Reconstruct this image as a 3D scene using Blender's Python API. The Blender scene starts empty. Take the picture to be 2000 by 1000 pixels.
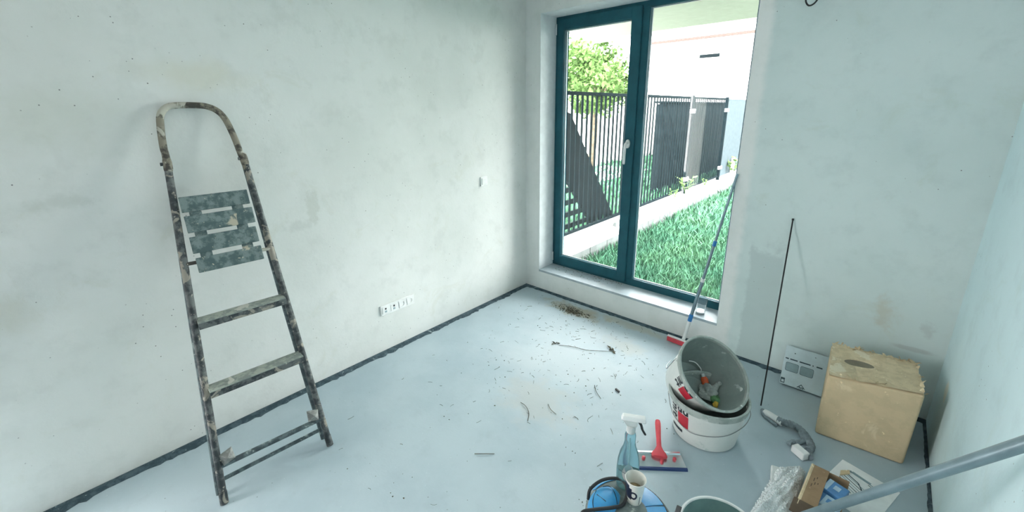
import bpy, bmesh, math, random
from mathutils import Vector, Matrix, Euler
random.seed(11)
SC = bpy.context.scene
COL = SC.collection
PI = math.pi

# ------------------------------------------------------------------ camera, sky, sun, exposure
def make_camera():
    f, cy = 809.984, 442.415
    yaw, pitch, roll = -0.7373, -0.2728, -0.0118
    fwd = Vector((math.sin(yaw)*math.cos(pitch), math.cos(yaw)*math.cos(pitch), math.sin(pitch)))
    right = Vector((math.cos(yaw), -math.sin(yaw), 0)); up = right.cross(fwd)
    c, s = math.cos(roll), math.sin(roll)
    r2 = right*c + up*s; u2 = up*c - right*s
    m = Matrix((r2, u2, -fwd)).transposed().to_4x4()
    m.translation = (2.6149, -3.0947, 1.768)
    cam = bpy.data.cameras.new('camera'); cam.sensor_width = 36; cam.lens = f/2000*36
    cam.shift_y = -(500-cy)/2000; cam.clip_start = .05; cam.clip_end = 200
    o = bpy.data.objects.new('camera', cam); o.matrix_world = m; COL.objects.link(o); SC.camera = o
make_camera()

W = bpy.data.worlds.new('sky'); SC.world = W; W.use_nodes = True
bg = W.node_tree.nodes['Background']; bg.inputs[0].default_value = (1.05, .985, .975, 1); bg.inputs[1].default_value = 4.2

sun = bpy.data.lights.new('sun', 'SUN'); sun.energy = 4; sun.angle = math.radians(1.5); sun.color = (1, .97, .9)
so = bpy.data.objects.new('sun', sun); COL.objects.link(so)
so.rotation_euler = Vector((-.60, -.22, .75)).to_track_quat('Z', 'Y').to_euler()

def portal(name, loc, rot, sx, sy):
    l = bpy.data.lights.new(name, 'AREA'); l.shape = 'RECTANGLE'; l.size = sx; l.size_y = sy
    l.cycles.is_portal = True
    o = bpy.data.objects.new(name, l); COL.objects.link(o); o.location = loc; o.rotation_euler = rot
portal('sky_portal_garden', (1.02, .42, 1.39), (-PI/2, 0, 0), 1.72, 2.4)
portal('sky_portal_doorway', (-.24, -4.1, 1.03), (0, -PI/2, 0), 2.05, .8)

SC.view_settings.view_transform = 'Standard'; SC.view_settings.look = 'None'
SC.view_settings.gamma = 1; SC.view_settings.use_curve_mapping = False
SC.view_settings.exposure = 2.5

# ------------------------------------------------------------------ materials
class NT:
    def __init__(s, name):
        s.m = bpy.data.materials.new(name); s.m.use_nodes = True; s.t = s.m.node_tree
        s.b = s.t.nodes['Principled BSDF']; s.tc = None
    def n(s, typ, **kw):
        x = s.t.nodes.new(typ)
        for k, v in kw.items(): setattr(x, k, v)
        return x
    def l(s, a, b): s.t.links.new(a, b)
    def obj(s):
        if not s.tc: s.tc = s.n('ShaderNodeTexCoord').outputs['Object']
        return s.tc
    def noise(s, scale, detail=4, rough=.55, vec=None, dist=0):
        x = s.n('ShaderNodeTexNoise'); x.inputs['Scale'].default_value = scale
        x.inputs['Detail'].default_value = detail; x.inputs['Roughness'].default_value = rough
        x.inputs['Distortion'].default_value = dist
        s.l(vec or s.obj(), x.inputs['Vector']); return x.outputs['Fac']
    def rng(s, v, a, b, c=0., d=1.):
        x = s.n('ShaderNodeMapRange'); x.interpolation_type = 'SMOOTHSTEP'
        s.l(v, x.inputs[0])
        for i, q in enumerate((a, b, c, d)): x.inputs[1+i].default_value = q
        return x.outputs[0]
    def math(s, op, a, b=0.):
        x = s.n('ShaderNodeMath', operation=op)
        for i, q in enumerate((a, b)):
            if isinstance(q, (int, float)): x.inputs[i].default_value = q
            else: s.l(q, x.inputs[i])
        return x.outputs[0]
    def mix(s, fac, a, b):
        x = s.n('ShaderNodeMix', data_type='RGBA')
        for i, q in ((0, fac), (6, a), (7, b)):
            if isinstance(q, (int, float)): x.inputs[i].default_value = q
            elif isinstance(q, tuple): x.inputs[i].default_value = (*q, 1)
            else: s.l(q, x.inputs[i])
        return x.outputs[2]
    def blob(s, c, r, wob=.6, nscale=7., soft=.45):
        """mask of a stain centred at c with radii r (object coordinates), ragged edge"""
        a = s.n('ShaderNodeVectorMath', operation='SUBTRACT'); s.l(s.obj(), a.inputs[0]); a.inputs[1].default_value = c
        b = s.n('ShaderNodeVectorMath', operation='MULTIPLY'); s.l(a.outputs[0], b.inputs[0])
        b.inputs[1].default_value = tuple(0 if q is None else 1/q for q in r)
        ln = s.n('ShaderNodeVectorMath', operation='LENGTH'); s.l(b.outputs[0], ln.inputs[0])
        nz = s.math('MULTIPLY', s.math('SUBTRACT', s.noise(nscale, 5, .6), .5), wob*2)
        return s.rng(s.math('ADD', ln.outputs['Value'], nz), 1.0, 1.0-soft)
    def boxblob(s, c, r, axes=(0, 2), wob=.1, nscale=10., soft=.12):
        a = s.n('ShaderNodeVectorMath', operation='SUBTRACT'); s.l(s.obj(), a.inputs[0]); a.inputs[1].default_value = c
        sp = s.n('ShaderNodeSeparateXYZ'); s.l(a.outputs[0], sp.inputs[0])
        p, q = [s.math('DIVIDE', s.math('ABSOLUTE', sp.outputs[i]), k) for i, k in zip(axes, r)]
        nz = s.math('MULTIPLY', s.math('SUBTRACT', s.noise(nscale, 6, .65), .5), wob*2)
        return s.rng(s.math('ADD', s.math('MAXIMUM', p, q), nz), 1.0, 1.0-soft)
    def specks(s, scale, thr, cluster=None):
        v = s.n('ShaderNodeTexVoronoi'); v.inputs['Scale'].default_value = scale; s.l(s.obj(), v.inputs['Vector'])
        near = s.rng(v.outputs['Distance'], thr, thr*.6)
        col = s.n('ShaderNodeSeparateColor'); s.l(v.outputs['Color'], col.inputs[0])
        pick = s.rng(col.outputs[0], .86, .9)
        m = s.math('MULTIPLY', near, pick)
        if cluster is not None: m = s.math('MULTIPLY', m, cluster)
        return m
    def col(s, c):
        i = s.b.inputs['Base Color']
        if isinstance(c, tuple): i.default_value = (*c, 1)
        else: s.l(c, i)
    def bump(s, h, strength=.3, dist=.01):
        x = s.n('ShaderNodeBump'); x.inputs['Strength'].default_value = strength; x.inputs['Distance'].default_value = dist
        s.l(h, x.inputs['Height']); s.l(x.outputs[0], s.b.inputs['Normal'])
    def set(s, **kw):
        for k, v in kw.items():
            i = s.b.inputs[k.replace('_', ' ')]
            if isinstance(v, (int, float, tuple)): i.default_value = v if not isinstance(v, tuple) else (*v, 1)
            else: s.l(v, i)
        return s

def plain(name, c, rough=.5, metal=0, var=.12, scale=14, bump=0, spec=.5):
    t = NT(name); t.set(Roughness=rough, Metallic=metal, Specular_IOR_Level=spec)
    if var:
        k = tuple(q*(1-var*2.2) for q in c); h = tuple(min(1, q*(1+var)) for q in c)
        nz = t.noise(scale, 4)
        t.col(t.mix(t.rng(nz, .3, .7), k, h))
        if bump: t.bump(nz, bump, .004)
    else: t.col(c)
    return t.m

def plaster(name, base, dark, stains, damp=None):
    t = NT(name); t.set(Roughness=.9, Specular_IOR_Level=.2)
    big = t.noise(1.1, 5, .6); mid = t.noise(6, 5, .65); fine = t.noise(60, 3)
    c = t.mix(t.rng(big, .35, .68, 0, .75), base, dark)
    c = t.mix(t.rng(mid, .48, .72, 0, .34), c, tuple(q*.86 for q in dark))
    c = t.mix(t.rng(t.noise(3.1, 6, .7, dist=.8), .56, .70, 0, .35), c, tuple(q*f for q, f in zip(dark, (.95, .93, .86))))
    for (cc, rr, colr, amt, wob, ns, soft) in stains:
        c = t.mix(t.math('MULTIPLY', t.blob(cc, rr, wob, ns, soft), amt), c, colr)
    if damp: c = t.mix(t.boxblob((.85, 0, 1.3), (1.13, 3), wob=.02, nscale=12, soft=.05), c, t.mix(t.rng(mid, .4, .7), (.86, .885, .87), (.80, .83, .81)))  # paler paint around the window; also stands in for missing bounce light
    if damp: c = t.mix(t.math('MULTIPLY', t.boxblob(*damp, wob=.45, nscale=8, soft=.2), .62), c, (.50, .59, .59))
    cl = t.rng(t.noise(2.3, 3), .47, .60)
    sp = t.specks(30, .10, cl)
    c = t.mix(t.math('MULTIPLY', sp, .85), c, (.14, .145, .145))
    sp2 = t.specks(9, .032)
    c = t.mix(t.math('MULTIPLY', sp2, .8), c, (.10, .09, .08))
    t.col(c)
    h = t.math('ADD', t.math('MULTIPLY', fine, .25), t.math('MULTIPLY', mid, .8))
    h = t.math('SUBTRACT', h, t.math('MULTIPLY', sp, .6))
    t.bump(h, .35, .006)
    return t.m

WALLC = (.80, .82, .80); WALLD = (.69, .72, .69)
M_wall_left = plaster('plaster_left', WALLC, WALLD, [
    ((0, -2.06, 1.20), (None, .05, .13), (.56, .58, .53), .5, .9, 22, .5),
    ((0, -2.16, 1.10), (None, .10, .05), (.54, .57, .54), .4, 1.0, 26, .8),
    ((0, -3.33, .98), (None, .09, .13), (.60, .60, .52), .45, 1.1, 6, .9),
    ((0, -3.10, 1.41), (None, .14, .05), (.56, .59, .55), .45, 1.1, 16, .9),
    ((0, -2.55, 1.95), (None, .32, .12), (.70, .68, .56), .5, .8, 4, .9),
    ((0, -3.05, 1.78), (None, .35, .2), (.60, .63, .56), .4, .8, 4, .9)])
M_wall_back = plaster('plaster_back', (.72, .82, .81), (.63, .74, .73), [
    ((.985, 0, .105), (.030, None, .013), (.20, .15, .12), .9, .7, 30, .5),
    ((2.75, 0, .60), (.075, None, .13), (.58, .57, .49), .6, 1.1, 16, .9),
    ((2.94, 0, .56), (.04, None, .06), (.48, .53, .53), .45, 1.1, 30, .8),
    ((2.90, 0, .42), (.12, None, .02), (.45, .50, .49), .6, .5, 12, .6),
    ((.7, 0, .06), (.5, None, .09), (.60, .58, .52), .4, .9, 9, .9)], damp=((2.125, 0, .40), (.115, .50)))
M_wall_right = plaster('plaster_right', (.70, .88, .91), (.65, .82, .85), [
    ((3.03, -.275, .36), (None, .05, .07), (.85, .84, .74), .8, .5, 12, .5)])
M_rear_dark = plain('rear_wall_dark', (.16, .17, .165), .9, var=.08)  # dark finish given to the unseen rear wall against bounce
M_absorber = plain('absorber_dark', (.07, .055, .045), .6, var=.12)  # dark finish of the added bounce-absorbing panels
M_ceiling = plain('ceiling_paint', (.84, .86, .85), .9, var=.03)

def floor_mat():
    t = NT('screed'); t.set(Roughness=.62, Specular_IOR_Level=.35)
    big = t.noise(1.3, 6, .6); mid = t.noise(7, 6, .7); fine = t.noise(90, 3)
    c = t.mix(t.rng(big, .34, .66), (.385, .485, .535), (.46, .56, .605))
    c = t.mix(t.rng(mid, .52, .74, 0, .45), c, (.37, .45, .49))
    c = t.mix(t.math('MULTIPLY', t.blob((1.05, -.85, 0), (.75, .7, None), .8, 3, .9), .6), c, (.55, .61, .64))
    for cc, rr, cl, amt in (((.72, -.16, 0), (.42, .13, None), (.36, .32, .22), .75),
                            ((.70, -.21, 0), (.10, .05, None), (.10, .09, .06), .8),
                            ((1.25, -.09, 0), (.5, .08, None), (.45, .43, .34), .55),
                            ((1.35, -.42, 0), (.22, .14, None), (.50, .50, .44), .4),
                            ((1.22, -1.35, 0), (.35, .25, None), (.52, .53, .50), .45)):
        c = t.mix(t.math('MULTIPLY', t.blob(cc, rr, .8, 9, .7), amt), c, cl)
    cl = t.rng(t.noise(1.9, 3), .40, .6)
    sp = t.specks(34, .12, cl); c = t.mix(t.math('MULTIPLY', sp, .7), c, (.12, .13, .13))
    sp2 = t.specks(55, .10); c = t.mix(t.math('MULTIPLY', sp2, .6), c, (.85, .88, .88))
    t.col(c)
    h = t.math('ADD', t.math('MULTIPLY', fine, .3), mid); t.bump(h, .3, .004)
    return t.m
M_floor = floor_mat()

def splatter(name, base, alt, spot, k=.60, rough=.55, metal=.0, scale=24):
    t = NT(name); t.set(Roughness=rough, Metallic=metal)
    a = t.noise(scale, 5, .65); b = t.noise(scale*.45, 4, .6, dist=.6); c3 = t.noise(scale*1.9, 3, .6)
    c = t.mix(t.rng(a, .42, .60), base, alt)
    c = t.mix(t.rng(b, k, k+.05), c, spot)
    c = t.mix(t.rng(c3, .66, .72, 0, .9), c, tuple(min(1, q*1.25) for q in spot))
    t.col(c); t.bump(a, .5, .004); return t.m
M_stile = splatter('ladder_tube', (.030, .040, .045), (.13, .145, .145), (.33, .31, .26), .565)
M_handle = splatter('ladder_handle_tube', (.26, .24, .185), (.055, .05, .042), (.50, .49, .42), .57)
M_slat = splatter('slat_paint', (.075, .125, .13), (.20, .26, .255), (.52, .48, .38), .655, .7, scale=24)
M_tread = splatter('tread_wood', (.36, .40, .35), (.22, .26, .24), (.55, .56, .50), .62, .7)
M_rear = splatter('ladder_rear_tube', (.05, .075, .085), (.12, .17, .18), (.30, .36, .35), .62)
M_clip = splatter('clip_tape', (.22, .23, .22), (.36, .37, .35), (.55, .55, .52), .6)

M_frame = plain('window_paint', (.020, .112, .150), .5, var=.08, scale=6, spec=.25)
M_seal = plain('window_seal', (.62, .68, .70), .4, var=.03)
M_rubber = plain('black_rubber', (.015, .017, .02), .5, var=.1)
M_white = plain('white_plastic', (.86, .88, .87), .35, var=.03)
M_offwhite = plain('grey_white_plastic', (.62, .66, .65), .4, var=.05)
M_sill = plain('sill_stone', (.44, .52, .56), .5, var=.06, scale=9)
M_strip = splatter('edge_strip', (.030, .060, .078), (.07, .115, .14), (.30, .37, .39), .66, .8)
M_bucketw = splatter('bucket_white', (.80, .83, .80), (.76, .79, .76), (.50, .55, .52), .70, .45, scale=9)
M_bucketi = splatter('bucket_inside', (.27, .33, .31), (.31, .37, .35), (.42, .47, .45), .68, .8, scale=9)
M_bucketr = splatter('bucket_rim', (.45, .51, .48), (.34, .40, .375), (.66, .70, .67), .6, .7, scale=18)
M_red = plain('logo_red', (.62, .03, .055), .45, var=.06)
M_logo = plain('logo_black', (.015, .022, .03), .5, var=.05)
M_redp = plain('red_plastic', (.72, .075, .10), .4, var=.06)
M_steel = plain('blade_steel', (.72, .80, .83), .25, 1.0, var=.05)
M_blueedge = plain('blade_edge', (.02, .05, .16), .4, var=.05)
M_wire = plain('wire', (.30, .33, .33), .4, .8, var=.08)
M_black = plain('black_metal', (.018, .02, .022), .5, .3, var=.1)
M_pole = plain('pole_alu', (.26, .36, .41), .32, .75, var=.08)
M_tube = plain('grey_tube', (.19, .27, .30), .38, .25, var=.06)
M_blue = plain('blue_plastic', (.03, .22, .58), .35, var=.06)
M_card = splatter('cardboard', (.70, .555, .355), (.64, .515, .325), (.76, .63, .43), .62, .9, scale=13)
M_torn = splatter('torn_card', (.76, .62, .41), (.66, .53, .34), (.84, .74, .56), .58, .95, scale=22)
M_holein = plain('card_hole', (.27, .235, .17), .95, var=.08)
M_cardsm = splatter('brown_carton', (.36, .24, .14), (.32, .21, .12), (.42, .29, .18), .66, .85, scale=14)
M_carddk = plain('brown_carton_print', (.13, .09, .06), .85, var=.1)
M_tilebox = plain('tile_box_paper', (.60, .72, .76), .6, var=.04)
M_tiletop = plain('tile_box_top', (.74, .78, .74), .7, var=.06)
M_print = plain('print_dark', (.05, .09, .11), .7, var=.1)
M_printg = plain('print_grey', (.30, .42, .46), .7, var=.06)
M_well = plain('socket_well_grey', (.20, .23, .24), .6, var=.05)
M_hose = plain('grey_hose', (.24, .30, .33), .6, var=.16, scale=30, bump=.4)
M_paper = plain('paper', (.86, .90, .90), .7, var=.03)
M_bluebox = plain('blue_carton', (.10, .28, .56), .45, var=.08)
M_palebox = plain('pale_blue_carton', (.45, .62, .74), .45, var=.06)
M_vacblue = splatter('vac_blue', (.035, .28, .60), (.05, .32, .62), (.20, .36, .46), .64, .4, scale=10)
M_vacgrey = splatter('vac_grey_dusty', (.13, .17, .17), (.20, .245, .24), (.33, .37, .35), .6, .8, scale=14)
M_cup = plain('cup_paper', (.80, .80, .74), .5, var=.02)
M_navy = plain('cup_navy', (.012, .016, .04), .45, var=.05)
M_coffee = plain('coffee_residue', (.40, .30, .16), .5, var=.3, scale=50)
M_leafg = plain('weed_leaf', (.12, .20, .07), .6, var=.2, spec=.03)
M_debris = splatter('debris', (.055, .06, .045), (.12, .11, .07), (.30, .27, .2), .66, .9)
M_orange = plain('orange_plastic', (.80, .13, .04), .4, var=.1)
M_rag = splatter('dirty_rag', (.42, .46, .43), (.30, .33, .31), (.60, .62, .58), .6, .9)
M_green = plain('green_yellow_sponge', (.16, .36, .16), .8, var=.3, scale=25)
M_yellow = plain('yellow_cloth', (.60, .38, .05), .8, var=.15)

def clear_mat(name, c, rough=.08, ior=1.3, trans=.9):
    t = NT(name); t.col(c); t.set(Roughness=rough, IOR=ior, Transmission_Weight=trans); return t.m
M_bottle = clear_mat('blue_clear_plastic', (.45, .70, .78), .12, 1.15, .82)
M_liquid = clear_mat('cleaning_liquid', (.50, .66, .58), .05, 1.2, .75)
M_clear = clear_mat('clear_plastic', (.90, .95, .97), .05, 1.12, .95)
def glass_mat():
    t = NT('window_glass'); nt = t.t
    tr = t.n('ShaderNodeBsdfTransparent'); tr.inputs[0].default_value = (.93, .97, .96, 1)
    gl = t.n('ShaderNodeBsdfGlossy'); gl.inputs['Roughness'].default_value = .02
    fr = t.n('ShaderNodeFresnel'); fr.inputs[0].default_value = 1.35
    mx = t.n('ShaderNodeMixShader'); t.l(fr.outputs[0], mx.inputs[0]); t.l(tr.outputs[0], mx.inputs[1]); t.l(gl.outputs[0], mx.inputs[2])
    t.l(mx.outputs[0], nt.nodes['Material Output'].inputs['Surface']); return t.m
M_glass = glass_mat()
def bubble_mat():
    t = NT('bubble_wrap'); t.col((.86, .92, .93)); t.set(Roughness=.10, Transmission_Weight=.15, IOR=1.35, Coat_Weight=.8)
    v = t.n('ShaderNodeTexVoronoi'); v.inputs['Scale'].default_value = 85; t.l(t.obj(), v.inputs['Vector'])
    t.bump(t.math('ADD', t.math('MULTIPLY', v.outputs['Distance'], -1.), t.noise(22, 3)), .6, .006); return t.m
M_bubble = bubble_mat()
def bubble2():
    t = NT('air_bubble_film'); t.col((.88, .93, .94)); t.set(Roughness=.05, Specular_IOR_Level=.9, Coat_Weight=1.0, Coat_Roughness=.03, Transmission_Weight=.1); return t.m
M_bubble2 = bubble2()
# outdoors
M_lawn = plain('lawn_soil', (.022, .062, .034), .95, var=.3, scale=3, spec=.03)
def grass_mat():
    t = NT('grass'); t.set(Roughness=.8, Specular_IOR_Level=.05)
    c = t.mix(t.rng(t.noise(1.6, 4), .35, .65), (.045, .148, .090), (.070, .166, .084))
    t.col(t.mix(t.rng(t.noise(40, 2), .4, .7), c, (.10, .205, .15))); return t.m
M_grass = grass_mat()
M_fence = plain('fence_paint', (.008, .014, .017), .9, 0, var=.1, spec=.03)
M_concrete = plain('kerb_concrete', (.62, .62, .60), .85, var=.08, scale=8)
M_block = plain('kerb_block', (.13, .145, .145), .9, var=.1, scale=9)
M_house = plain('white_render', (.85, .85, .83), .9, var=.02)
M_roof = plain('roof_edge', (.045, .026, .022), .8, var=.06)
M_soffit = plain('soffit_paint', (.27, .29, .235), .9, var=.03)
M_darkwall = plain('dark_cladding', (.010, .015, .018), .7, var=.15, scale=5, spec=.03)
M_darkwood = plain('dark_wood', (.012, .017, .020), .8, var=.15, spec=.03)
M_leaf = plain('tree_leaf', (.10, .18, .055), .6, var=.35, scale=2, spec=.03)
M_bark = plain('bark', (.12, .09, .06), .9, var=.2)
M_pave = plain('paving', (.55, .56, .53), .9, var=.06)

# ------------------------------------------------------------------ mesh builder
class MB:
    def __init__(s): s.v = []; s.f = []
    def add(s, vs, fs):
        k = len(s.v); s.v += [Vector(q) for q in vs]; s.f += [tuple(k+i for i in f) for f in fs]; return s
    def box(s, x0, x1, y0, y1, z0, z1):
        return s.hexa([(x0,y0,z0),(x1,y0,z0),(x1,y1,z0),(x0,y1,z0),(x0,y0,z1),(x1,y0,z1),(x1,y1,z1),(x0,y1,z1)])
    def hexa(s, c):
        return s.add(c, [(0,3,2,1),(4,5,6,7),(0,1,5,4),(1,2,6,5),(2,3,7,6),(3,0,4,7)])
    def obox(s, o, a, b, c):
        """box centred at o, half-axis vectors a b c"""
        o, a, b, c = map(Vector, (o, a, b, c))
        return s.hexa([o-a-b-c, o+a-b-c, o+a+b-c, o-a+b-c, o-a-b+c, o+a-b+c, o+a+b+c, o-a+b+c])
    def tube(s, pts, r, n=10, cap=True, flat=None):
        pts = [Vector(q) for q in pts]; m = len(pts)
        rs = r if isinstance(r, (list, tuple)) else [r]*m
        t0 = (pts[1]-pts[0]).normalized()
        ref = Vector((0, 0, 1)) if abs(t0.z) < .9 else Vector((1, 0, 0))
        a = t0.cross(ref).normalized(); vs = []
        for i in range(m):
            t = (pts[min(i+1, m-1)]-pts[max(i-1, 0)]).normalized()
            a = (a - t*a.dot(t)).normalized(); b = t.cross(a)
            for j in range(n):
                th = 2*PI*j/n; vs.append(pts[i]+(a*math.cos(th)+b*math.sin(th))*rs[i])
        fs = [(i*n+j, i*n+(j+1) % n, (i+1)*n+(j+1) % n, (i+1)*n+j) for i in range(m-1) for j in range(n)]
        if cap: fs += [tuple(reversed(range(n))), tuple((m-1)*n+j for j in range(n))]
        return s.add(vs, fs)
    def lathe(s, prof, n=48, o=(0,0,0), sx=1, sy=1, closed=False):
        o = Vector(o); m = len(prof)
        vs = [o+Vector((r*sx*math.cos(2*PI*j/n), r*sy*math.sin(2*PI*j/n), z)) for r, z in prof for j in range(n)]
        fs = [(i*n+j, i*n+(j+1) % n, (i+1)*n+(j+1) % n, (i+1)*n+j) for i in range(m-1) for j in range(n)]
        if prof[0][0] > 1e-6: pass
        s.add(vs, fs)
        return s
    def disc(s, r, z, n=48, o=(0,0,0), up=True, sx=1, sy=1):
        o = Vector(o); vs = [o+Vector((r*sx*math.cos(2*PI*j/n), r*sy*math.sin(2*PI*j/n), z)) for j in range(n)]
        return s.add(vs, [tuple(range(n)) if up else tuple(reversed(range(n)))])
    def prism(s, poly, z0, z1):
        n = len(poly); vs = [(x, y, z0) for x, y in poly]+[(x, y, z1) for x, y in poly]
        return s.add(vs, [tuple(reversed(range(n))), tuple(range(n, 2*n))]+[(i, (i+1) % n, n+(i+1) % n, n+i) for i in range(n)])
    def xf(s, fn): s.v = [Vector(fn(q)) for q in s.v]; return s
    def build(s, name, mat, parent=None, smooth=False, bevel=0, local=False, seg=2):
        me = bpy.data.meshes.new(name)
        off = Vector((0, 0, 0)) if (parent is None or local) else wloc(parent)
        me.from_pydata([tuple(q-off) for q in s.v], [], s.f); me.update()
        bm = bmesh.new(); bm.from_mesh(me)
        if bevel:
            bmesh.ops.remove_doubles(bm, verts=bm.verts, dist=1e-6)
            bmesh.ops.bevel(bm, geom=[e for e in bm.edges if len(e.link_faces) == 2 and e.calc_face_angle(0) > .5], offset=bevel, segments=seg, affect='EDGES', profile=.5)
        bmesh.ops.recalc_face_normals(bm, faces=bm.faces); bm.to_mesh(me); bm.free()
        if smooth:
            for p in me.polygons: p.use_smooth = True
            me.set_sharp_from_angle(angle=math.radians(smooth if smooth is not True else 42))
        me.materials.append(mat)
        o = bpy.data.objects.new(name, me); COL.objects.link(o)
        if parent: o.parent = parent
        return o
def wloc(o):
    v = Vector((0, 0, 0))
    while o: v += o.location; o = o.parent
    return v
def tag(o, label, cat, group=None, kind=None):
    o['label'] = label; o['category'] = cat
    if group: o['group'] = group
    if kind: o['kind'] = kind
    return o
def thing(name, loc, label, cat, group=None, kind=None):
    o = bpy.data.objects.new(name, None); o.empty_display_size = .05; o.location = loc; COL.objects.link(o)
    return tag(o, label, cat, group, kind)
def struct(o, label=None):
    o['kind'] = 'structure'
    if label: o['label'] = label
    return o
def smooth_path(P, k=6):
    P = [Vector(q) for q in P]; out = []
    for i in range(len(P)-1):
        a, b, c, d = P[max(i-1, 0)], P[i], P[i+1], P[min(i+2, len(P)-1)]
        for j in range(k):
            t = j/k
            out.append(.5*((2*b)+(c-a)*t+(2*a-5*b+4*c-d)*t*t+(3*b-a-3*c+d)*t**3))
    return out+[P[-1]]

# ------------------------------------------------------------------ room shell
RW, YB, ZC = 3.034, -5.6, 2.75
WX0, WX1, WZ0, WZ1, FD = .167, 1.868, .213, 2.572, .217
struct(MB().box(-.25, RW+.25, YB-.2, .30, -.12, 0).build('floor', M_floor), 'pale blue grey screed floor strewn with dirt')
struct(MB().box(-.25, RW+.25, YB-.2, .30, ZC, ZC+.2).build('ceiling', M_ceiling), 'white ceiling above the room')
# the left wall has a doorway added behind the camera for fill daylight
struct(MB().box(-.25, 0, -3.7, 0, 0, ZC).box(-.25, 0, YB-.2, -4.5, 0, ZC).box(-.25, 0, -4.5, -3.7, 2.05, ZC).build('wall_left', M_wall_left), 'stained white plaster wall behind the ladder')
struct(MB().box(RW, RW+.25, YB-.2, 0, 0, ZC).build('wall_right', M_wall_right), 'bare plaster wall at the right edge')
b = MB()
b.box(-.25, WX0, 0, .30, 0, ZC).box(WX1, RW+.25, 0, .30, 0, ZC).box(WX0, WX1, 0, .30, 0, WZ0-.02).box(WX0, WX1, 0, .30, WZ1, ZC)
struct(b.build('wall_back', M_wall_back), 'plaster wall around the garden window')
struct(MB().box(-2.7, -.25, -6.2, -2.6, 2.5, 2.65).build('sun_block_slab', M_ceiling), 'added slab blocking sun at the doorway behind the viewer')  # added out of view to keep sun from entering the doorway
b = MB()   # wall behind the camera, its dark finish added to cut bounce light
b.box(0, RW, YB-.2, YB, 0, ZC)
struct(b.build('wall_rear', M_rear_dark), 'unseen rear wall of the room, made dark to cut bounce light')
absorber = bpy.data.objects.new('bounce_absorber', None); absorber.location = (RW, -4.4, 0); COL.objects.link(absorber); struct(absorber, 'added dark panels behind the viewer that absorb bounce light')  # added dark panels soak up bounce onto the left wall
for k in range(4): MB().box(RW-.045, RW-.002, -5.5+.55*k, -4.955+.55*k, .01, 2.4).build('absorber_panel', M_absorber, absorber, bevel=.004)

def edge_strip(name, a, bb, inward, w, label):
    a, bb, inward = Vector(a), Vector(bb), Vector(inward); n = int((bb-a).length/.025); vs = []; fs = []
    rnd = random.Random(len(name))
    for i in range(n+1):
        q = a+(bb-a)*i/n; ww = w*(.75+.5*rnd.random()*(.6+.4*math.sin(i*.37)))
        vs += [q, q+Vector((0, 0, .012)), q+inward*ww*.6+Vector((0, 0, .009)), q+inward*ww+Vector((0, 0, .0008))]
    for i in range(n):
        for j in range(3): fs.append((i*4+j, i*4+j+1, i*4+4+j+1, i*4+4+j))
    struct(MB().add(vs, fs).build(name, M_strip), label)
edge_strip('baseboard_left', (0.001, YB, 0), (0.001, 0, 0), (1, 0, 0), .052, 'dark tarred edge strip along the left wall')
edge_strip('baseboard_back', (0, -.001, 0), (RW, -.001, 0), (0, -1, 0), .036, 'dark tarred edge strip under the window wall')
edge_strip('baseboard_right', (RW-.001, YB, 0), (RW-.001, 0, 0), (-1, 0, 0), .014, 'thin dark edge strip along the right wall')

M_reveal = plain('reveal_paint', (.80, .86, .88), .8, var=.03)
wb = bpy.data.objects['wall_back']
for x0, x1, z0, z1 in ((WX0, WX0+.003, WZ0, WZ1), (WX1-.003, WX1, WZ0, WZ1), (WX0, WX1, WZ1-.003, WZ1)):
    MB().box(x0, x1, .0005, FD+.012, z0, z1).build('window_reveal', M_reveal, wb)
# ------------------------------------------------------------------ window
win = bpy.data.objects.new('window_1', None); win.location = (WX0, FD, .203); COL.objects.link(win)
struct(win, 'dark slate framed garden window with opening left sash')
F0, F1 = FD+.012, FD+.08
def frame4(x0, x1, z0, z1, y0, y1, wl, wr, wb, wt):
    b = MB(); b.box(x0, x0+wl, y0, y1, z0, z1).box(x1-wr, x1, y0, y1, z0, z1).box(x0+wl, x1-wr, y0, y1, z0, z0+wb).box(x0+wl, x1-wr, y0, y1, z1-wt, z1); return b
b = frame4(WX0, WX1, .203, WZ1+.006, F0, F1, .058, .058, .068, .052)
b.box(1.0, 1.056, F0, F1, .271, 2.526)
fr = b.build('outer_frame', M_frame, win, bevel=.003)
SX0, SX1, SZ0, SZ1 = WX0+.030, 1.000, .236, 2.545
sash = frame4(SX0, SX1, SZ0, SZ1, FD-.004, FD+.07, .068, .086, .084, .087).build('sash', M_frame, win, bevel=.006)
def beads(x0, x1, z0, z1, y, par):
    frame4(x0, x1, z0, z1, y, y+.022, .005, .005, .006, .006).build('glazing_bead', M_frame, par)
    frame4(x0+.006, x1-.006, z0+.006, z1-.006, y+.025, y+.034, .007, .007, .007, .007).build('spacer_bar', M_seal, par)
beads(SX0+.068, SX1-.086, SZ0+.084, SZ1-.087, FD+.006, sash)
MB().box(SX0+.068, SX1-.086, FD+.038, FD+.042, SZ0+.084, SZ1-.087).build('pane', M_glass, sash)
beads(1.056, WX1-.058, .271, 2.526, F0+.004, fr)
MB().box(1.056, WX1-.058, F0+.036, F0+.040, .271, 2.526).build('pane', M_glass, fr)
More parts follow.
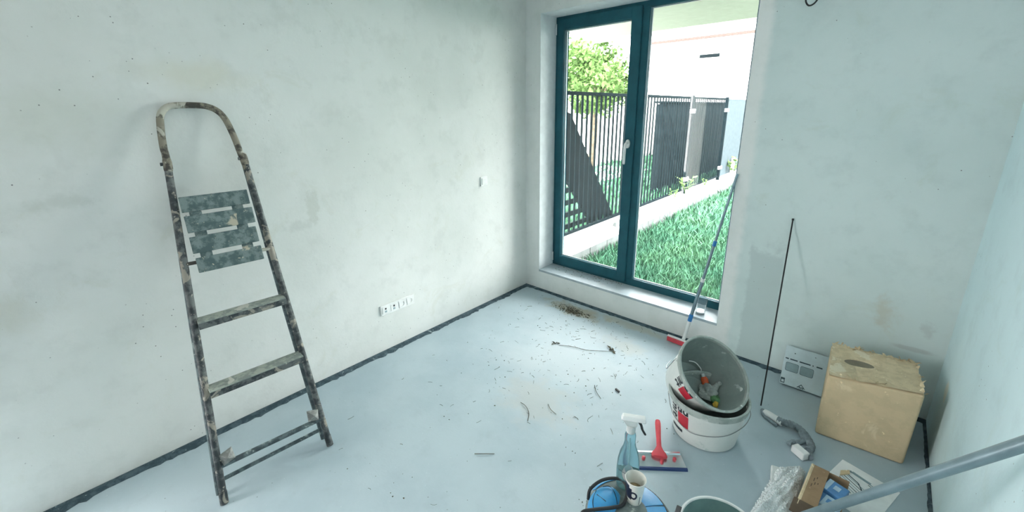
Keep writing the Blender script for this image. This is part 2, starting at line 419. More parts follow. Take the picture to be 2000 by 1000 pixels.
# handle
hb = MB().tube([(.950, FD-.004, 1.485), (.950, FD-.020, 1.485)], .019, 20); hb.xf(lambda q: (q[0], q[1], 1.485+(q[2]-1.485)*1.9))
ha = hb.build('handle', M_white, sash, smooth=True)
MB().tube(smooth_path([(.950, FD-.018, 1.49), (.950, FD-.045, 1.487), (.947, FD-.052, 1.46), (.944, FD-.052, 1.34), (.944, FD-.050, 1.325)]), .0115, 12).build('lever', M_white, ha, smooth=True)
for z in (.30, 2.46): MB().tube([(WX0+.014, FD-.008, z-.04), (WX0+.014, FD-.008, z+.05)], .009, 12).build('hinge', M_seal, win, smooth=True)
MB().box(WX0, WX1, .0, FD+.02, WZ0-.02, WZ0).build('window_sill', M_sill, win)

# ------------------------------------------------------------------ outdoors
struct(MB().box(-40, 40, .30, 60, -.30, -.03).build('ground', M_lawn), 'green ground of the garden')
rnd = random.Random(5); vs = []; fs = []
def blade(x, y, h):
    a = rnd.random()*2*PI; w = .004+.004*rnd.random()+.0012*max(0, y-1); lean = (rnd.random()-.3)*h*1.3; dx, dy = math.cos(a), math.sin(a); k = len(vs)
    px, py = -dy*w, dx*w
    vs.extend([(x-px, y-py, -.03), (x+px, y+py, -.03), (x+px*.8+dx*lean*.35, y+py*.8+dy*lean*.35, -.03+h*.6), (x-px*.8+dx*lean*.35, y-py*.8+dy*lean*.35, -.03+h*.6), (x+dx*lean, y+dy*lean, -.03+h)])
    fs.extend([(k, k+1, k+2, k+3), (k+3, k+2, k+4)])
for i in range(52000):
    y = .36+9.2*rnd.random()**1.7; x = .09+(2.4+.2*y)*rnd.random()
    blade(x, y, .05+.09*rnd.random()**2+.012*y*rnd.random())
for i in range(9000):
    y = .6+12*rnd.random(); x = -.55-5*rnd.random(); blade(x, y, .08+.1*rnd.random())
tag(MB().add(vs, fs).build('lawn_grass', M_grass), 'long bright green grass of the lawn outside the window', 'grass', kind='stuff')

KX0, KX1, KT = -.42, .075, .20
kerb = thing('garden_kerb', (0, .36, -.1), 'low pale concrete kerb wall carrying the dark fence', 'kerb')
y = .32
while y < 9.6:
    y1 = y+1.24
    MB().box(KX0, KX1+.0, y, y1-.006, .135, KT).build('coping_slab', M_concrete, kerb, bevel=.006)
    for k in range(3):
        ya = y+k*.415
        MB().box(KX0+.03, KX1-.012, ya+.003, ya+.409, -.1, .135).build('kerb_block', M_block, kerb, bevel=.004)
    y = y1+.002
fence = thing('bar_fence', (-.2, .36, KT), 'dark fence of upright metal bars standing on the kerb', 'fence')
FX = -.2
panels = [(.36, 2.52), (2.58, 4.80), (4.98, 6.86)]
bar0 = None
for (a, c) in panels:
    MB().box(FX-.02, FX+.02, a, c, 1.93, 1.97).build('rail', M_fence, fence, bevel=.003)
    MB().box(FX-.02, FX+.02, a, c, .27, .305).build('rail', M_fence, fence, bevel=.003)
    yy = a+.03
    while yy < c-.02:
        if bar0 is None:
            bar0 = MB().box(FX-.004, FX+.004, yy, yy+.040, .300, 1.935).build('bar', M_fence, fence); y00 = yy
        else:
            q = bar0.copy(); COL.objects.link(q); q.parent = fence; q.location = (0, yy-y00, 0)
        yy += .108
for y in (2.55, 4.89, 6.95):
    MB().box(FX-.03, FX+.03, y-.03, y+.03, KT, 1.99).build('post', M_fence, fence, bevel=.004)
    for z in (.48, 1.72): MB().box(FX+.0, FX+.04, y-.095, y+.095, z-.035, z+.035).build('clamp', M_offwhite, fence, bevel=.004)
M_screen = plain('screen_grey', (.06, .078, .09), .8, var=.05, spec=.05)
MB().box(FX-.012, FX+.012, 7.03, 9.7, .27, 1.95).build('solid_panel', M_screen, fence, bevel=.003)
MB().box(FX-.02, FX+.02, 7.03, 9.7, 1.95, 1.985).build('rail', M_house, fence, bevel=.003)
MB().box(FX+.03, FX+.10, 7.75, 7.83, KT, .62).build('bollard', M_house, fence, bevel=.005)

def weed(x, y, h, seed, label):
    r = random.Random(seed); t = thing('weed', (x, y, KT-.01 if x < KX1 else -.03), label, 'plant', 'weeds growing along the kerb'); z0 = t.location.z
    for k in range(4):
        a = r.random()*2*PI; tip = Vector((x+math.cos(a)*h*.3, y+math.sin(a)*h*.4, z0+h*(.7+.3*r.random())))
        base = Vector((x, y, z0)); MB().tube([base, (base+tip)/2+Vector((0, 0, h*.1)), tip], .004, 5).build('stem', M_leafg, t)
        for j in range(5):
            p = base.lerp(tip, .35+.13*j); d = Vector((r.uniform(-1, 1), r.uniform(-1, 1), .5)).normalized(); s = d.cross(Vector((0, 0, 1))).normalized()
            L = h*(.25+.12*r.random()); wd = L*.28
            MB().add([p, p+d*L*.45+s*wd, p+d*L-Vector((0, 0, .02)), p+d*L*.45-s*wd, p+d*L*.45+Vector((0, 0, .006))], [(0, 4, 1), (1, 4, 2), (2, 4, 3), (3, 4, 0)]).build('leaf', M_leafg, t)
weed(-.1, 4.15, .22, 1, 'small leafy weed on the kerb, nearest to the room')
weed(-.1, 4.75, .40, 2, 'tall leafy weed beside the first light fence clamps')
weed(-.1, 5.75, .20, 3, 'low leafy weed on kerb below the fine barred panel')
weed(-.05, 7.6, .55, 4, 'bushy leafy weed at the far end of kerb')

sl = struct(MB().box(-.7, 6, .30, 2.30, 2.70, 2.95).build('balcony_soffit', M_soffit), 'pale green grey underside of the balcony above the window')
MB().box(-.72, 6, 2.30, 2.36, 2.66, 3.0).build('fascia', M_house, sl)

house = thing('white_house', (-1, 12, -.03), 'overexposed white house beyond the fence', 'house')
MB().box(-3.9, 6, 12, 18, -.03, 3.95).build('wall', M_house, house)
rf = MB().hexa([(-4.4, 11.4, 3.90), (6.5, 11.4, 3.97), (6.5, 15, 6.3), (-4.4, 15, 6.3), (-4.4, 11.4, 4.03), (6.5, 11.4, 4.10), (6.5, 15, 6.5), (-4.4, 15, 6.5)]).build('roof', M_house, house)
MB().box(-4.42, 6.5, 11.34, 11.42, 3.86, 3.94).build('gutter', M_roof, rf)
wn = MB().box(-2.62, -2.0, 11.95, 12.02, 3.36, 3.46).build('vent', M_darkwall, house, bevel=.01)
nb = thing('pale_garage', (-9, 9, -.03), 'pale overexposed garage wall seen between the left fence bars', 'building')
MB().box(-12, -4.6, 9.2, 14, -.03, 2.3).build('wall', M_house, nb)
MB().box(-12.2, -4.4, 9.0, 14.2, 2.3, 2.42).build('flat_roof', M_offwhite, nb)
pv = MB().box(-12, -2.8, 5.2, 9.2, -.05, -.015); struct(pv.build('path', M_pave), 'pale sunlit paving beyond the fence')
sh = thing('board_screen', (-1.3, 8, -.03), 'dark board screen close behind the far fence panels', 'screen')
for k in range(21):
    ya = 5.70+k*.27; MB().box(-1.14, -1.08, ya, ya+.262, -.03, 1.88).build('board', M_darkwall, sh, bevel=.006)
MB().box(-1.20, -1.14, 5.70, 11.3, -.03, 1.86).build('backing', M_darkwall, sh)
MB().box(-1.26, -1.03, 5.65, 11.32, 1.88, 1.92).build('cap_board', M_darkwall, sh, bevel=.01)
# dark slatted climbing frame behind the left bars
cf = thing('slatted_frame', (-.75, 2.4, -.03), 'dark slatted timber frame with sloping board behind left fence bars', 'frame')
X = -.72
MB().add([(X, 1.55, 1.78), (X, 1.80, 1.72), (X, 3.18, -.02), (X, 2.50, -.02), (X, 1.55, 1.02)]+[(X-.05, 1.55, 1.78), (X-.05, 1.80, 1.72), (X-.05, 3.18, -.02), (X-.05, 2.50, -.02), (X-.05, 1.55, 1.02)],
         [(0, 1, 2, 3, 4), (9, 8, 7, 6, 5)]+[(i, (i+1) % 5, 5+(i+1) % 5, 5+i) for i in range(5)]).build('sloping_board', M_darkwood, cf)
for k, z in enumerate((.80, .62, .44, .26, .08)):
    MB().box(X-.03, X+.0, 1.2, 1.72+.17*k, z, z+.075).build('slat', M_darkwood, cf, bevel=.004)
MB().box(X-.05, X, 1.45, 1.52, -.03, 1.7).build('upright', M_darkwood, cf, bevel=.004)
kl = MB().hexa([(-.10, 1.98, KT), (-.02, 1.94, KT), (.0, 2.24, KT), (-.13, 2.24, KT), (-.09, 2.0, KT+.05), (-.04, 1.99, KT+.05), (-.05, 2.18, KT+.06), (-.1, 2.2, KT+.05)]).build('stone_chunk', M_block, None, bevel=.01)
tag(kl, 'grey chunk of stone lying on the pale kerb', 'stone')

def tree(name, x, y, z, r, n, label, seed):
    rr = random.Random(seed); t = thing(name, (x, y, -.03), label, 'tree')
    MB().tube(smooth_path([(x, y, -.03), (x+.1, y, 1.2), (x-.1, y+.1, z)]), .12, 8).build('trunk', M_bark, t, smooth=True)
    for k in range(6):
        a = k*1.05; MB().tube([(x, y, 1.6+.2*k), (x+math.cos(a)*r*.5, y+math.sin(a)*r*.5, z+.2*math.sin(k))], [.05, .015], 6).build('branch', M_bark, t, smooth=True)
    vs = []; fs = []
    for c in range(34):
        d = Vector((rr.gauss(0, 1), rr.gauss(0, 1), rr.gauss(0, .75))); d = d.normalized()*r*(.45+.5*rr.random()); cc = Vector((x, y, z))+d
        for i in range(n//34):
            p = cc+Vector((rr.gauss(0, .26), rr.gauss(0, .26), rr.gauss(0, .22)))*r*.5; u = Vector((rr.gauss(0, 1), rr.gauss(0, 1), rr.gauss(0, 1))).normalized()
            w = u.orthogonal().normalized(); L = .05+.05*rr.random(); k = len(vs)
            vs += [p-u*L, p+w*L*.5, p+u*L, p-w*L*.5]; fs.append((k, k+1, k+2, k+3))
    f = MB().add(vs, fs).build('foliage', M_leaf, t); f['kind'] = 'stuff'
tree('garden_tree', -4.15, 7.9, 2.72, 1.38, 8000, 'leafy green tree rising behind the left end of fence', 3)

# ------------------------------------------------------------------ ladder
A = Vector((.567, -2.891, 0)); LU = Vector((.053, .9986, 0)).normalized(); LV = Vector((-.292, .016, .956)).normalized(); LN = LU.cross(LV)
if LN.x < 0: LN = -LN
def L(u, v, w=0): return A+LU*u+LV*v+LN*w
lad = thing('step_ladder', A+LU*.25, 'old paint-splattered folded stepladder leaning against the left wall', 'ladder')
TR = .0155
lx = lambda v: .012+.0765*v
rx = lambda v: .507-.036*v
for fn in (lx, rx):
    pts = [L(fn(v), v) for v in (.0, .4, .8, 1.2, 1.60)]; pts[0].z = max(pts[0].z, .004)
    MB().tube(pts, TR, 14).build('stile', M_stile, lad, smooth=True)
    MB().tube([L(fn(0), .0), L(fn(.05), .055)], TR+.0022, 14).xf(lambda q: (q[0], q[1], max(q[2], .0))).build('rubber_foot', M_stile, lad, smooth=True)
MB().tube(smooth_path([L(lx(1.55), 1.55), L(lx(1.64), 1.64), L(.138, 1.70), L(.147, 1.79), L(.160, 1.85), L(.190, 1.884), L(.235, 1.893), L(.30, 1.893), L(.345, 1.888), L(.385, 1.866), L(.412, 1.82), L(.430, 1.73), L(rx(1.64)-.008, 1.64), L(rx(1.55), 1.55)], 6), .0150, 14).build('handle', M_handle, lad, smooth=True)
for fn, s in ((lx, -1), (rx, -1)):
    c = MB().tube([L(fn(1.585), 1.58), L(fn(1.60), 1.59), L(fn(1.63), 1.625), L(fn(1.64), 1.64)], [.0162, .0182, .0180, .0155], 14).build('joint_collar', M_handle, lad, smooth=True)
    MB().tube([L(fn(1.61), 1.615), L(fn(1.61)+s*.026, 1.615)], .008, 8).build('bolt', M_stile, c, smooth=True)
# rear support frame folded behind
for fn, d in ((lx, -.008), (rx, -.012)):
    pts = [L(fn(1.60), 1.60, -.024), L(fn(.8)+d*.7, .8, -.045), L(fn(0)+d, .012, -.060)]
    e = pts[-1]; e.z = .012
    MB().tube(pts, .0125, 12).build('rear_leg', M_rear, lad, smooth=True)
# treads
def tread(v, h, name='tread'):
    l0, r0 = lx(v)+.010, rx(v)-.010; P = L(l0, v); Q = L(r0, v); ax = (Q-P); mid = (P+Q)/2; X = Vector((.998, -.053, 0))
    t = MB().obox(mid+X*.012+Vector((0, 0, .004)), ax/2, X*.036, Vector((0, 0, .007))).build(name, M_tread, lad, bevel=.003)
    MB().obox(mid+X*.046+Vector((0, 0, -.010)), ax/2, X*.003, Vector((0, 0, .0155))).build('front_lip', M_stile, t, bevel=.002)
    MB().obox(mid+X*.012+Vector((0, 0, -.010)), ax/2*.99, X*.030, Vector((0, 0, .005))).build('channel', M_stile, t)
tread(.862, .05); tread(.538, .05)
# lower bars with tape clips
MB().tube([L(lx(.17)+.01, .172), L(rx(.16)-.008, .160)], .0125, 12).build('cross_tube', M_rear, lad, smooth=True)
P, Q = L(lx(.10), .088, -.055), L(rx(.10), .084, -.055)
MB().obox((P+Q)/2, (Q-P)/2, LV*.010, LN*.003).build('rear_cross_bar', M_rear, lad, bevel=.002)
def clip(u, v, s):
    b = MB(); p = [L(u, v+.02, .012), L(u+s*.055, v+.035, .012), L(u+s*.060, v-.020, .016), L(u+s*.01, v-.035, .014), L(u+s*.028, v, .036)]
    b.add(p+[q-LN*.006 for q in p], [(0, 1, 4), (1, 2, 4), (2, 3, 4), (3, 0, 4), (5, 9, 6), (6, 9, 7), (7, 9, 8), (8, 9, 5), (0, 5, 6, 1), (1, 6, 7, 2), (2, 7, 8, 3), (3, 8, 5, 0)])
    b.build('clip_plate', M_clip, lad)
clip(.035, .205, 1); clip(.490, .20, -1)
# slatted platform, folded up
W0 = .020
for a in (.178, .352):
    MB().obox(L(a+.012, 1.265, W0-.0066), LU*.024, LV*.165, LN*.002).build('platform_strap', M_slat, lad)
for (v0, v1, ul, ur) in ((1.376, 1.450, .139, .421), (1.277, 1.358, .141, .424), (1.177, 1.257, .140, .419), (1.083, 1.155, .143, .420)):
    MB().obox(L((ul+ur)/2, (v0+v1)/2, W0), LU*((ur-ul)/2), LV*((v1-v0)/2), LN*.0045).build('platform_slat', M_slat, lad, bevel=.003)
MB().tube([L(lx(1.135), 1.137, .006), L(rx(1.128), 1.128, .006)], .0085, 10).build('pivot_rod', M_handle, lad, smooth=True)

# ------------------------------------------------------------------ switch and sockets on the left wall
sw = thing('light_switch', (0, -.58, 1.13), 'single white light switch on the left wall near the corner', 'switch')
MB().box(0, .010, -.623, -.542, 1.132, 1.213).build('frame', M_white, sw, bevel=.003)
MB().box(.010, .0155, -.610, -.555, 1.145, 1.200).build('rocker', M_white, sw, bevel=.002)
ou = thing('socket_strip', (0, -1.54, .30), 'white four-gang socket strip low on the left wall', 'socket')
OY, OZ = -1.685, .300
MB().box(0, .010, OY, OY+.295, OZ, OZ+.081).build('frame', M_white, ou, bevel=.003)
for k in range(4):
    cy = OY+.0405+.0713*k; cz = OZ+.0405
    if k < 2:
        i = MB().box(.010, .0135, cy-.0265, cy+.0265, cz-.0265, cz+.0265).build('data_socket', M_white, ou, bevel=.002)
        MB().box(.0136, .0142, cy-.006, cy+.006, cz+.004, cz+.018).build('jack', M_rubber, i)
        MB().box(.0136, .0142, cy-.008, cy+.008, cz-.018, cz-.004).build('jack', M_printg, i)
    else:
        b = MB(); n = 28; vs = []
        for j in range(n):
            t = 2*PI*j/n; c, s = math.cos(t), math.sin(t); m = max(abs(c), abs(s)); vs += [(.0135, cy+.0265*c/m, cz+.0265*s/m), (.0135, cy+.0195*c, cz+.0195*s), (.004, cy+.018*c, cz+.018*s)]
        fs = []
        for j in range(n):
            a, c = j*3, ((j+1) % n)*3; fs += [(a, c, c+1, a+1), (a+1, c+1, c+2, a+2)]
        i = b.add(vs, fs).build('power_socket', M_white, ou)
        MB().add([(.0042, cy+.018*math.cos(2*PI*j/n), cz+.018*math.sin(2*PI*j/n)) for j in range(n)], [tuple(range(n))]).build('socket_well', M_well, i)
        for d in (-.0095, .0095): MB().tube([(.0043, cy+d, cz), (.0052, cy+d, cz)], .003, 8).build('pin_hole', M_rubber, i)

# ------------------------------------------------------------------ buckets
def stroke_letter(ch):
    """strokes in a 0..1 box, y up"""
    arc = lambda cx, cy, rx, ry, a, b, n=8: [(cx+rx*math.cos(a+(b-a)*k/n), cy+ry*math.sin(a+(b-a)*k/n)) for k in range(n+1)]
    if ch == 'm': return [[(.08, 0), (.08, 1)], [(.08, .75)]+arc(.29, .72, .21, .2, PI, 0)+[(.5, 0)], [(.5, .72)]+arc(.71, .72, .21, .2, PI, 0)+[(.92, 0)]]
    if ch == 'i': return [[(.5, 0), (.5, .72)], [(.5, .9), (.5, 1.02)]]
    if ch == 't': return [[(.4, 1.1), (.4, .15), (.5, .04), (.8, .04)], [(.05, .78), (.85, .78)]]
    if ch == 'a': return [arc(.48, .42, .36, .40, 0, 2*PI, 16), [(.86, .85), (.86, 0)]]
    if ch == 'u': return [[(.1, .95), (.1, .35)]+arc(.46, .35, .36, .32, PI, 2*PI)+[(.82, .95)], [(.82, .4), (.82, 0)]]
def bucket(name, M, rb, rt, h, label, logo_th, logo_z, logo_w, logo_h, bar, handle_pts, inside):
    t = bpy.data.objects.new(name, None); COL.objects.link(t); t.matrix_world = M; tag(t, label, 'bucket', 'white plaster buckets')
    k = (rt-rb)/h; R = lambda z: rb+k*z
    MB().lathe([(0, .001), (rb-.008, .0), (rb, .006), (R(h*.4), h*.4), (R(h-.035), h-.035)], 64).build('body', M_bucketw, t, smooth=True, local=True)
    MB().lathe([(R(h-.035), h-.035), (R(h-.035)+.008, h-.034), (R(h)+.008, h-.006), (R(h)+.007, h), (R(h)-.001, h+.002), (R(h)-.006, h-.003), (R(h)-.006, h-.03)], 64).build('rim', M_bucketr, t, smooth=True, local=True)
    MB().lathe([(R(h)-.006, h-.02), (R(h*.5)-.006, h*.5), (rb-.006, .02), (rb-.03, .008), (0, .008)], 64).build('inside', M_bucketi, t, smooth=True, local=True)
    # printed logo wrapped on the side
    def S(th, z, off=.0012): r = R(z)+off; return (r*math.cos(th), r*math.sin(th), z)
    def patch(th0, th1, z0, z1, nm, mat, skew=0):
        b = MB(); n = 8
        vs = [S(th0+(th1-th0)*i/n, (z0 if j == 0 else z1)+skew*i/n) for i in range(n+1) for j in (0, 1)]
        b.add(vs, [(2*i, 2*i+2, 2*i+3, 2*i+1) for i in range(n)]); return b.build(nm, mat, t, local=True)
    th0, z0 = logo_th, logo_z
    patch(th0, th0+logo_w, z0, z0+logo_h, 'logo_square', M_red)
    if bar: patch(th0-logo_w*.85, th0+logo_w*.45, z0-.048, z0-.030, 'logo_bar', M_logo)
    def letter(ch, mp, wd):
        b = MB()
        for st in stroke_letter(ch):
            q = [mp(x, y) for x, y in st]
            for i in range(len(q)-1):
                (a, az), (c, cz) = q[i], q[i+1]; rr = R((az+cz)/2); dx, dz = (c-a)*rr, cz-az; ln = math.hypot(dx, dz) or 1e-6
                nx, nz = -dz/ln*wd/rr, dx/ln*wd; ex, ez = dx/ln*wd*.6/rr, dz/ln*wd*.6
                b.add([S(a-ex+nx, az-ez+nz, .0016), S(c+ex+nx, cz+ez+nz, .0016), S(c+ex-nx, cz+ez-nz, .0016), S(a-ex-nx, az-ez-nz, .0016)], [(0, 1, 2, 3)])
        b.build('logo_letter', M_logo, t, local=True)
    lh = .036; lw = lh/R(z0)
    # "mit" runs down the left side, turned a quarter clockwise
    zt = z0+logo_h+.038
    for ch, adv, w in (('m', 0, .046), ('i', .050, .016), ('t', .072, .028)):
        letter(ch, lambda x, y, adv=adv, w=w: (th0-lw*1.30+y*lw*.95, zt-adv-x*w), .0052)
    # "au" stands on the square
    for ch, a in (('a', .02), ('u', .56)):
        letter(ch, lambda x, y, a=a: (th0+logo_w*(a+x*.42), z0+logo_h+.007+y*.033), .0052)
    for s in (0, PI):
        MB().tube([S(bucket.ear+s, h-.045, -.004), S(bucket.ear+s, h-.045, .012)], .012, 12).build('handle_ear', M_bucketw, t, smooth=True, local=True)
    if handle_pts: MB().tube(smooth_path([S(*q) for q in handle_pts], 8), .0022, 8).build('wire_handle', M_wire, t, smooth=True, local=True)
    return t
BC = Vector((2.095, -.917, 0))
bucket.ear = math.radians(20)
hp = [(math.radians(a), z, o) for a, z, o in ((20, .205, .012), (8, .19, .018), (-15, .165, .012), (-45, .13, .006), (-80, .106, .005), (-105, .10, .006), (-135, .125, .008), (-160, .175, .012), (-160, .205, .012))]
bucket('plaster_bucket', Matrix.Translation(BC), .165, .2, .25, 'upright white plaster bucket standing on the floor, underneath the tilted one', math.radians(-122), .100, math.radians(21), .080, True, hp, None)
n = Vector((math.sin(.70)*math.cos(-.42), math.sin(.70)*math.sin(-.42), math.cos(.70)))
UH = .262
M2 = Matrix.Translation(Vector((2.11, -.915, .387))-n*UH) @ Matrix.Rotation(-.42, 4, 'Z') @ Matrix.Rotation(.70, 4, 'Y')
bucket.ear = math.radians(-130)
hp2 = [(math.radians(a), z, o) for a, z, o in ((-130, .22, .012), (-131, .18, .014), (-133, .12, .012), (-136, .05, .012), (-150, .02, .014), (-175, .0, .02))]
ub = bucket('plaster_bucket', M2, .140, .2, UH, 'tilted grey-lined plaster bucket resting in the rim of another', math.radians(-87), .130, math.radians(22), .072, False, hp2, None)
def inb(x, y, z): return M2 @ Vector((x, y, z))
# things inside the tilted bucket
def lump(c, r, seed, n=14, m=9, sq=.25):
    rr = random.Random(seed); ph = [rr.random()*6 for _ in range(6)]; vs = []; fs = []
    for i in range(m+1):
        a = PI*i/m
        for j in range(n):
            bth = 2*PI*j/n; d = Vector((math.sin(a)*math.cos(bth), math.sin(a)*math.sin(bth), math.cos(a)))
            k = 1+sq*(math.sin(3*d.x+ph[0]+4*d.y)+math.sin(5*d.y+ph[1])+math.sin(6*d.z+ph[2]+3*d.x))/2
            vs.append(Vector(c)+Vector((d.x*r[0], d.y*r[1], d.z*r[2]))*k)
    for i in range(m):
        for j in range(n): fs.append((i*n+j, i*n+(j+1) % n, (i+1)*n+(j+1) % n, (i+1)*n+j))
    return MB().add(vs, fs)
og = thing('spray_nozzle', inb(.02, .10, .03), 'orange nozzle cap lying inside the tilted bucket', 'nozzle')
p0, p1 = inb(.040, .100, .034), inb(-.012, .106, .046)
MB().tube([p0, p0.lerp(p1, .7), p1], [.019, .021, .014], 14).build('cap', M_orange, og, smooth=True)
MB().tube([p1, p1+(p1-p0)*.35], .010, 10).build('tip', M_offwhite, og, smooth=True)
rg = lump(inb(.075, .070, .052), (.050, .050, .034), 4, 24, 14, .40).build('rag', M_rag, None, smooth=70); tag(rg, 'crumpled grey rag inside the tilted bucket', 'rag')
MB().tube(smooth_path([inb(.075, .085, .07), inb(.062, .110, .09), inb(.050, .128, .108), inb(.055, .120, .122)]), [.020]*6+[.015]*6+[.012]*6+[.008], 10).build('rag_twist', M_rag, rg, smooth=True)
sp = lump(inb(.118, .062, .088), (.026, .034, .020), 9, 18, 10, .18).build('sponge', M_green, None, smooth=70); tag(sp, 'green scouring sponge at the low side of the tilted bucket', 'sponge')
yc = lump(inb(.143, .022, .118), (.014, .026, .010), 3, 14, 8, .25).build('cloth_scrap', M_yellow, None, smooth=70); tag(yc, 'small yellow cloth scrap beside the green sponge', 'cloth')
ws = MB().tube(smooth_path([inb(-.118, .055, .060), inb(-.098, .090, .062), inb(-.058, .112, .052), inb(-.04, .110, .04)]), .003, 8).build('string', M_white, None, smooth=True); tag(ws, 'short white string curling inside the tilted bucket', 'string')

# ------------------------------------------------------------------ telescopic pole with squeegee, by the window
pb, pt = Vector((1.67, -.105, .02)), Vector((1.866, -.016, 1.301)); ax = (pt-pb)
pole = thing('telescopic_pole', pb, 'blue grey telescopic pole leaning on the right window reveal', 'pole')
at = lambda t: pb+ax*t
MB().tube([at(.0), at(.155)], .0135, 14).build('socket_sleeve', M_white, pole, smooth=True)
MB().tube([at(.150), at(.195)], .0155, 14).build('collar', M_blue, pole, smooth=True)
MB().tube([at(.19), at(.42)], .0125, 14).build('lower_tube', M_pole, pole, smooth=True)
MB().tube([at(.405), at(.425)], .0145, 14).build('ring', M_white, pole, smooth=True)
MB().tube([at(.42), at(.66)], .0105, 14).build('middle_tube', M_pole, pole, smooth=True)
MB().tube([at(.625), at(.655)], .0130, 14).build('collar', M_blue, pole, smooth=True)
MB().tube([at(.655), at(1.03)], .0088, 14).build('upper_tube', M_pole, pole, smooth=True)
q0, q1 = Vector((1.555, -.118, .012)), Vector((1.80, -.13, .012)); hd = (q1-q0).normalized(); sd = hd.cross(Vector((0, 0, 1)))
hdp = MB().obox((q0+q1)/2+Vector((0, 0, .012)), hd*.122, sd*.010, Vector((0, 0, .018))).build('squeegee_head', M_redp, pole, bevel=.003)
MB().obox((q0+q1)/2+Vector((0, 0, .036))-sd*.004, hd*.122, sd*.007, Vector((0, 0, .006))).build('squeegee_edge', M_white, hdp, bevel=.002)
# plastic cup on the sill
cu = thing('plastic_cup', (1.715, .095, WZ0), 'clear plastic cup standing on the window sill behind the pole', 'cup')
MB().lathe([(0, .002), (.034, .0), (.036, .004), (.044, .125), (.046, .127), (.0445, .124), (.035, .006), (0, .005)], 32, cu.location).build('cup_wall', M_clear, cu, smooth=True)
MB().lathe([(0, .0055), (.0345, .0055), (.037, .018), (0, .0185)], 32, cu.location).build('cup_contents', M_white, cu, smooth=True)

# thin rod
rod = thing('thin_rod', (2.29, -.48, 0), 'thin black metal rod leaning upright against the window wall', 'rod')
MB().tube([(2.29, -.48, .003), (2.226, -.007, 1.079)], .0042, 10).build('shaft', M_black, rod, smooth=True)
MB().tube([(2.2264, -.0095, 1.074), (2.2256, -.0065, 1.086)], .0062, 10).build('tip', M_black, rod, smooth=True)

# ------------------------------------------------------------------ tile box leaning on the wall
tb = thing('tile_carton', (2.42, -.12, 0), 'flat white tile carton with grey print leaning behind the tan box', 'carton')
a0, a1 = Vector((2.329, -.165, 0)), Vector((2.588, -.158, 0)); upv = Vector((-.010, .118, .222)); nrm = (a1-a0).cross(upv).normalized()
if nrm.y > 0: nrm = -nrm
th = -nrm*.030
sh0 = Vector((0, 0, max(0, -th.z)))
a0 += sh0; a1 += sh0
MB().hexa([a0, a1, a1+th, a0+th, a0+upv, a1+upv, a1+upv+th, a0+upv+th]).build('carton_body', M_tilebox, tb, bevel=.002)
def TP(s, t, o=.0012): return a0+(a1-a0)*s+upv*t+nrm*o
MB().add([TP(-.0, .985, .0008), TP(1, .985, .0008), TP(1, 1.003)+th*.9, TP(0, 1.003)+th*.9], [(0, 1, 2, 3)]).build('top_tape', M_tiletop, tb)
def tquad(s0, s1, t0, t1, nm, mat, o=.0012): MB().add([TP(s0, t0, o), TP(s1, t0, o), TP(s1, t1, o), TP(s0, t1, o)], [(0, 1, 2, 3)]).build(nm, mat, tb)
for s0, s1 in ((.03, .10), (.13, .29), (.33, .56), (.60, .62), (.68, .80)): tquad(s0, s1, .655, .685, 'print_word', M_print)
def rrect(s0, s1, t0, t1):
    b = MB(); pts = []; r = .035; rt_ = r*1.0
    for cx, cy, a in ((s1-r, t1-rt_, 0), (s0+r, t1-rt_, PI/2), (s0+r, t0+rt_, PI), (s1-r, t0+rt_, 1.5*PI)):
        for k in range(5): pts.append((cx+r*math.cos(a+k*PI/8), cy+rt_*math.sin(a+k*PI/8)))
    m = ((s0+s1)/2, (t0+t1)/2); n = len(pts); sc = .92
    ins = [(m[0]+(x-m[0])*.955, m[1]+(y-m[1])*.92) for x, y in pts]
    b.add([TP(*q, .0014) for q in pts]+[TP(*q, .0014) for q in ins], [(i, (i+1) % n, n+(i+1) % n, n+i) for i in range(n)]); b.build('print_outline', M_print, tb)
    MB().add([TP(*q, .0010) for q in ins], [tuple(range(n))]).build('print_panel', M_printg, tb)
rrect(.06, .335, .36, .58); rrect(.37, .645, .36, .58)
tquad(.012, .10, .03, .16, 'print_mark', M_print); tquad(.03, .085, .05, .11, 'print_mark', M_tilebox, .0016)
MB().add([TP(.36, .03), TP(.45, .13), TP(.54, .03), TP(.52, .03), TP(.45, .105), TP(.385, .03)], [(0, 1, 4, 5), (1, 2, 3, 4)]).build('print_mark', M_print, tb)
for s in (.41, .445, .48): tquad(s, s+.022, .02, .065, 'print_mark', M_print)
tquad(.20, .225, .83, .855, 'print_dot', M_print); tquad(.62, .645, .88, .895, 'print_dot', M_print)

# ------------------------------------------------------------------ big torn tan box
bx = thing('cardboard_box', (2.745, -.34, 0), 'big tan cardboard box with torn fuzzy top in the right corner', 'box')
B0 = [Vector(q) for q in ((2.567, -.530, 0), (2.936, -.503, 0), (2.925, -.150, 0), (2.556, -.165, 0))]
T0 = [Vector(q) for q in ((2.570, -.525, .372), (2.942, -.500, .418), (2.922, -.145, .405), (2.549, -.165, .392))]
bod = MB().add(B0+T0, [(0, 1, 5, 4), (1, 2, 6, 5), (2, 3, 7, 6), (3, 0, 4, 7), (0, 3, 2, 1), (4, 5, 6, 7)]).build('box_body', M_card, bx, bevel=.014, smooth=60, seg=3)
def TT(s, t, h=0.): return T0[0]*(1-s)*(1-t)+T0[1]*s*(1-t)+T0[2]*s*t+T0[3]*(1-s)*t+Vector((0, 0, h))
rr = random.Random(8)
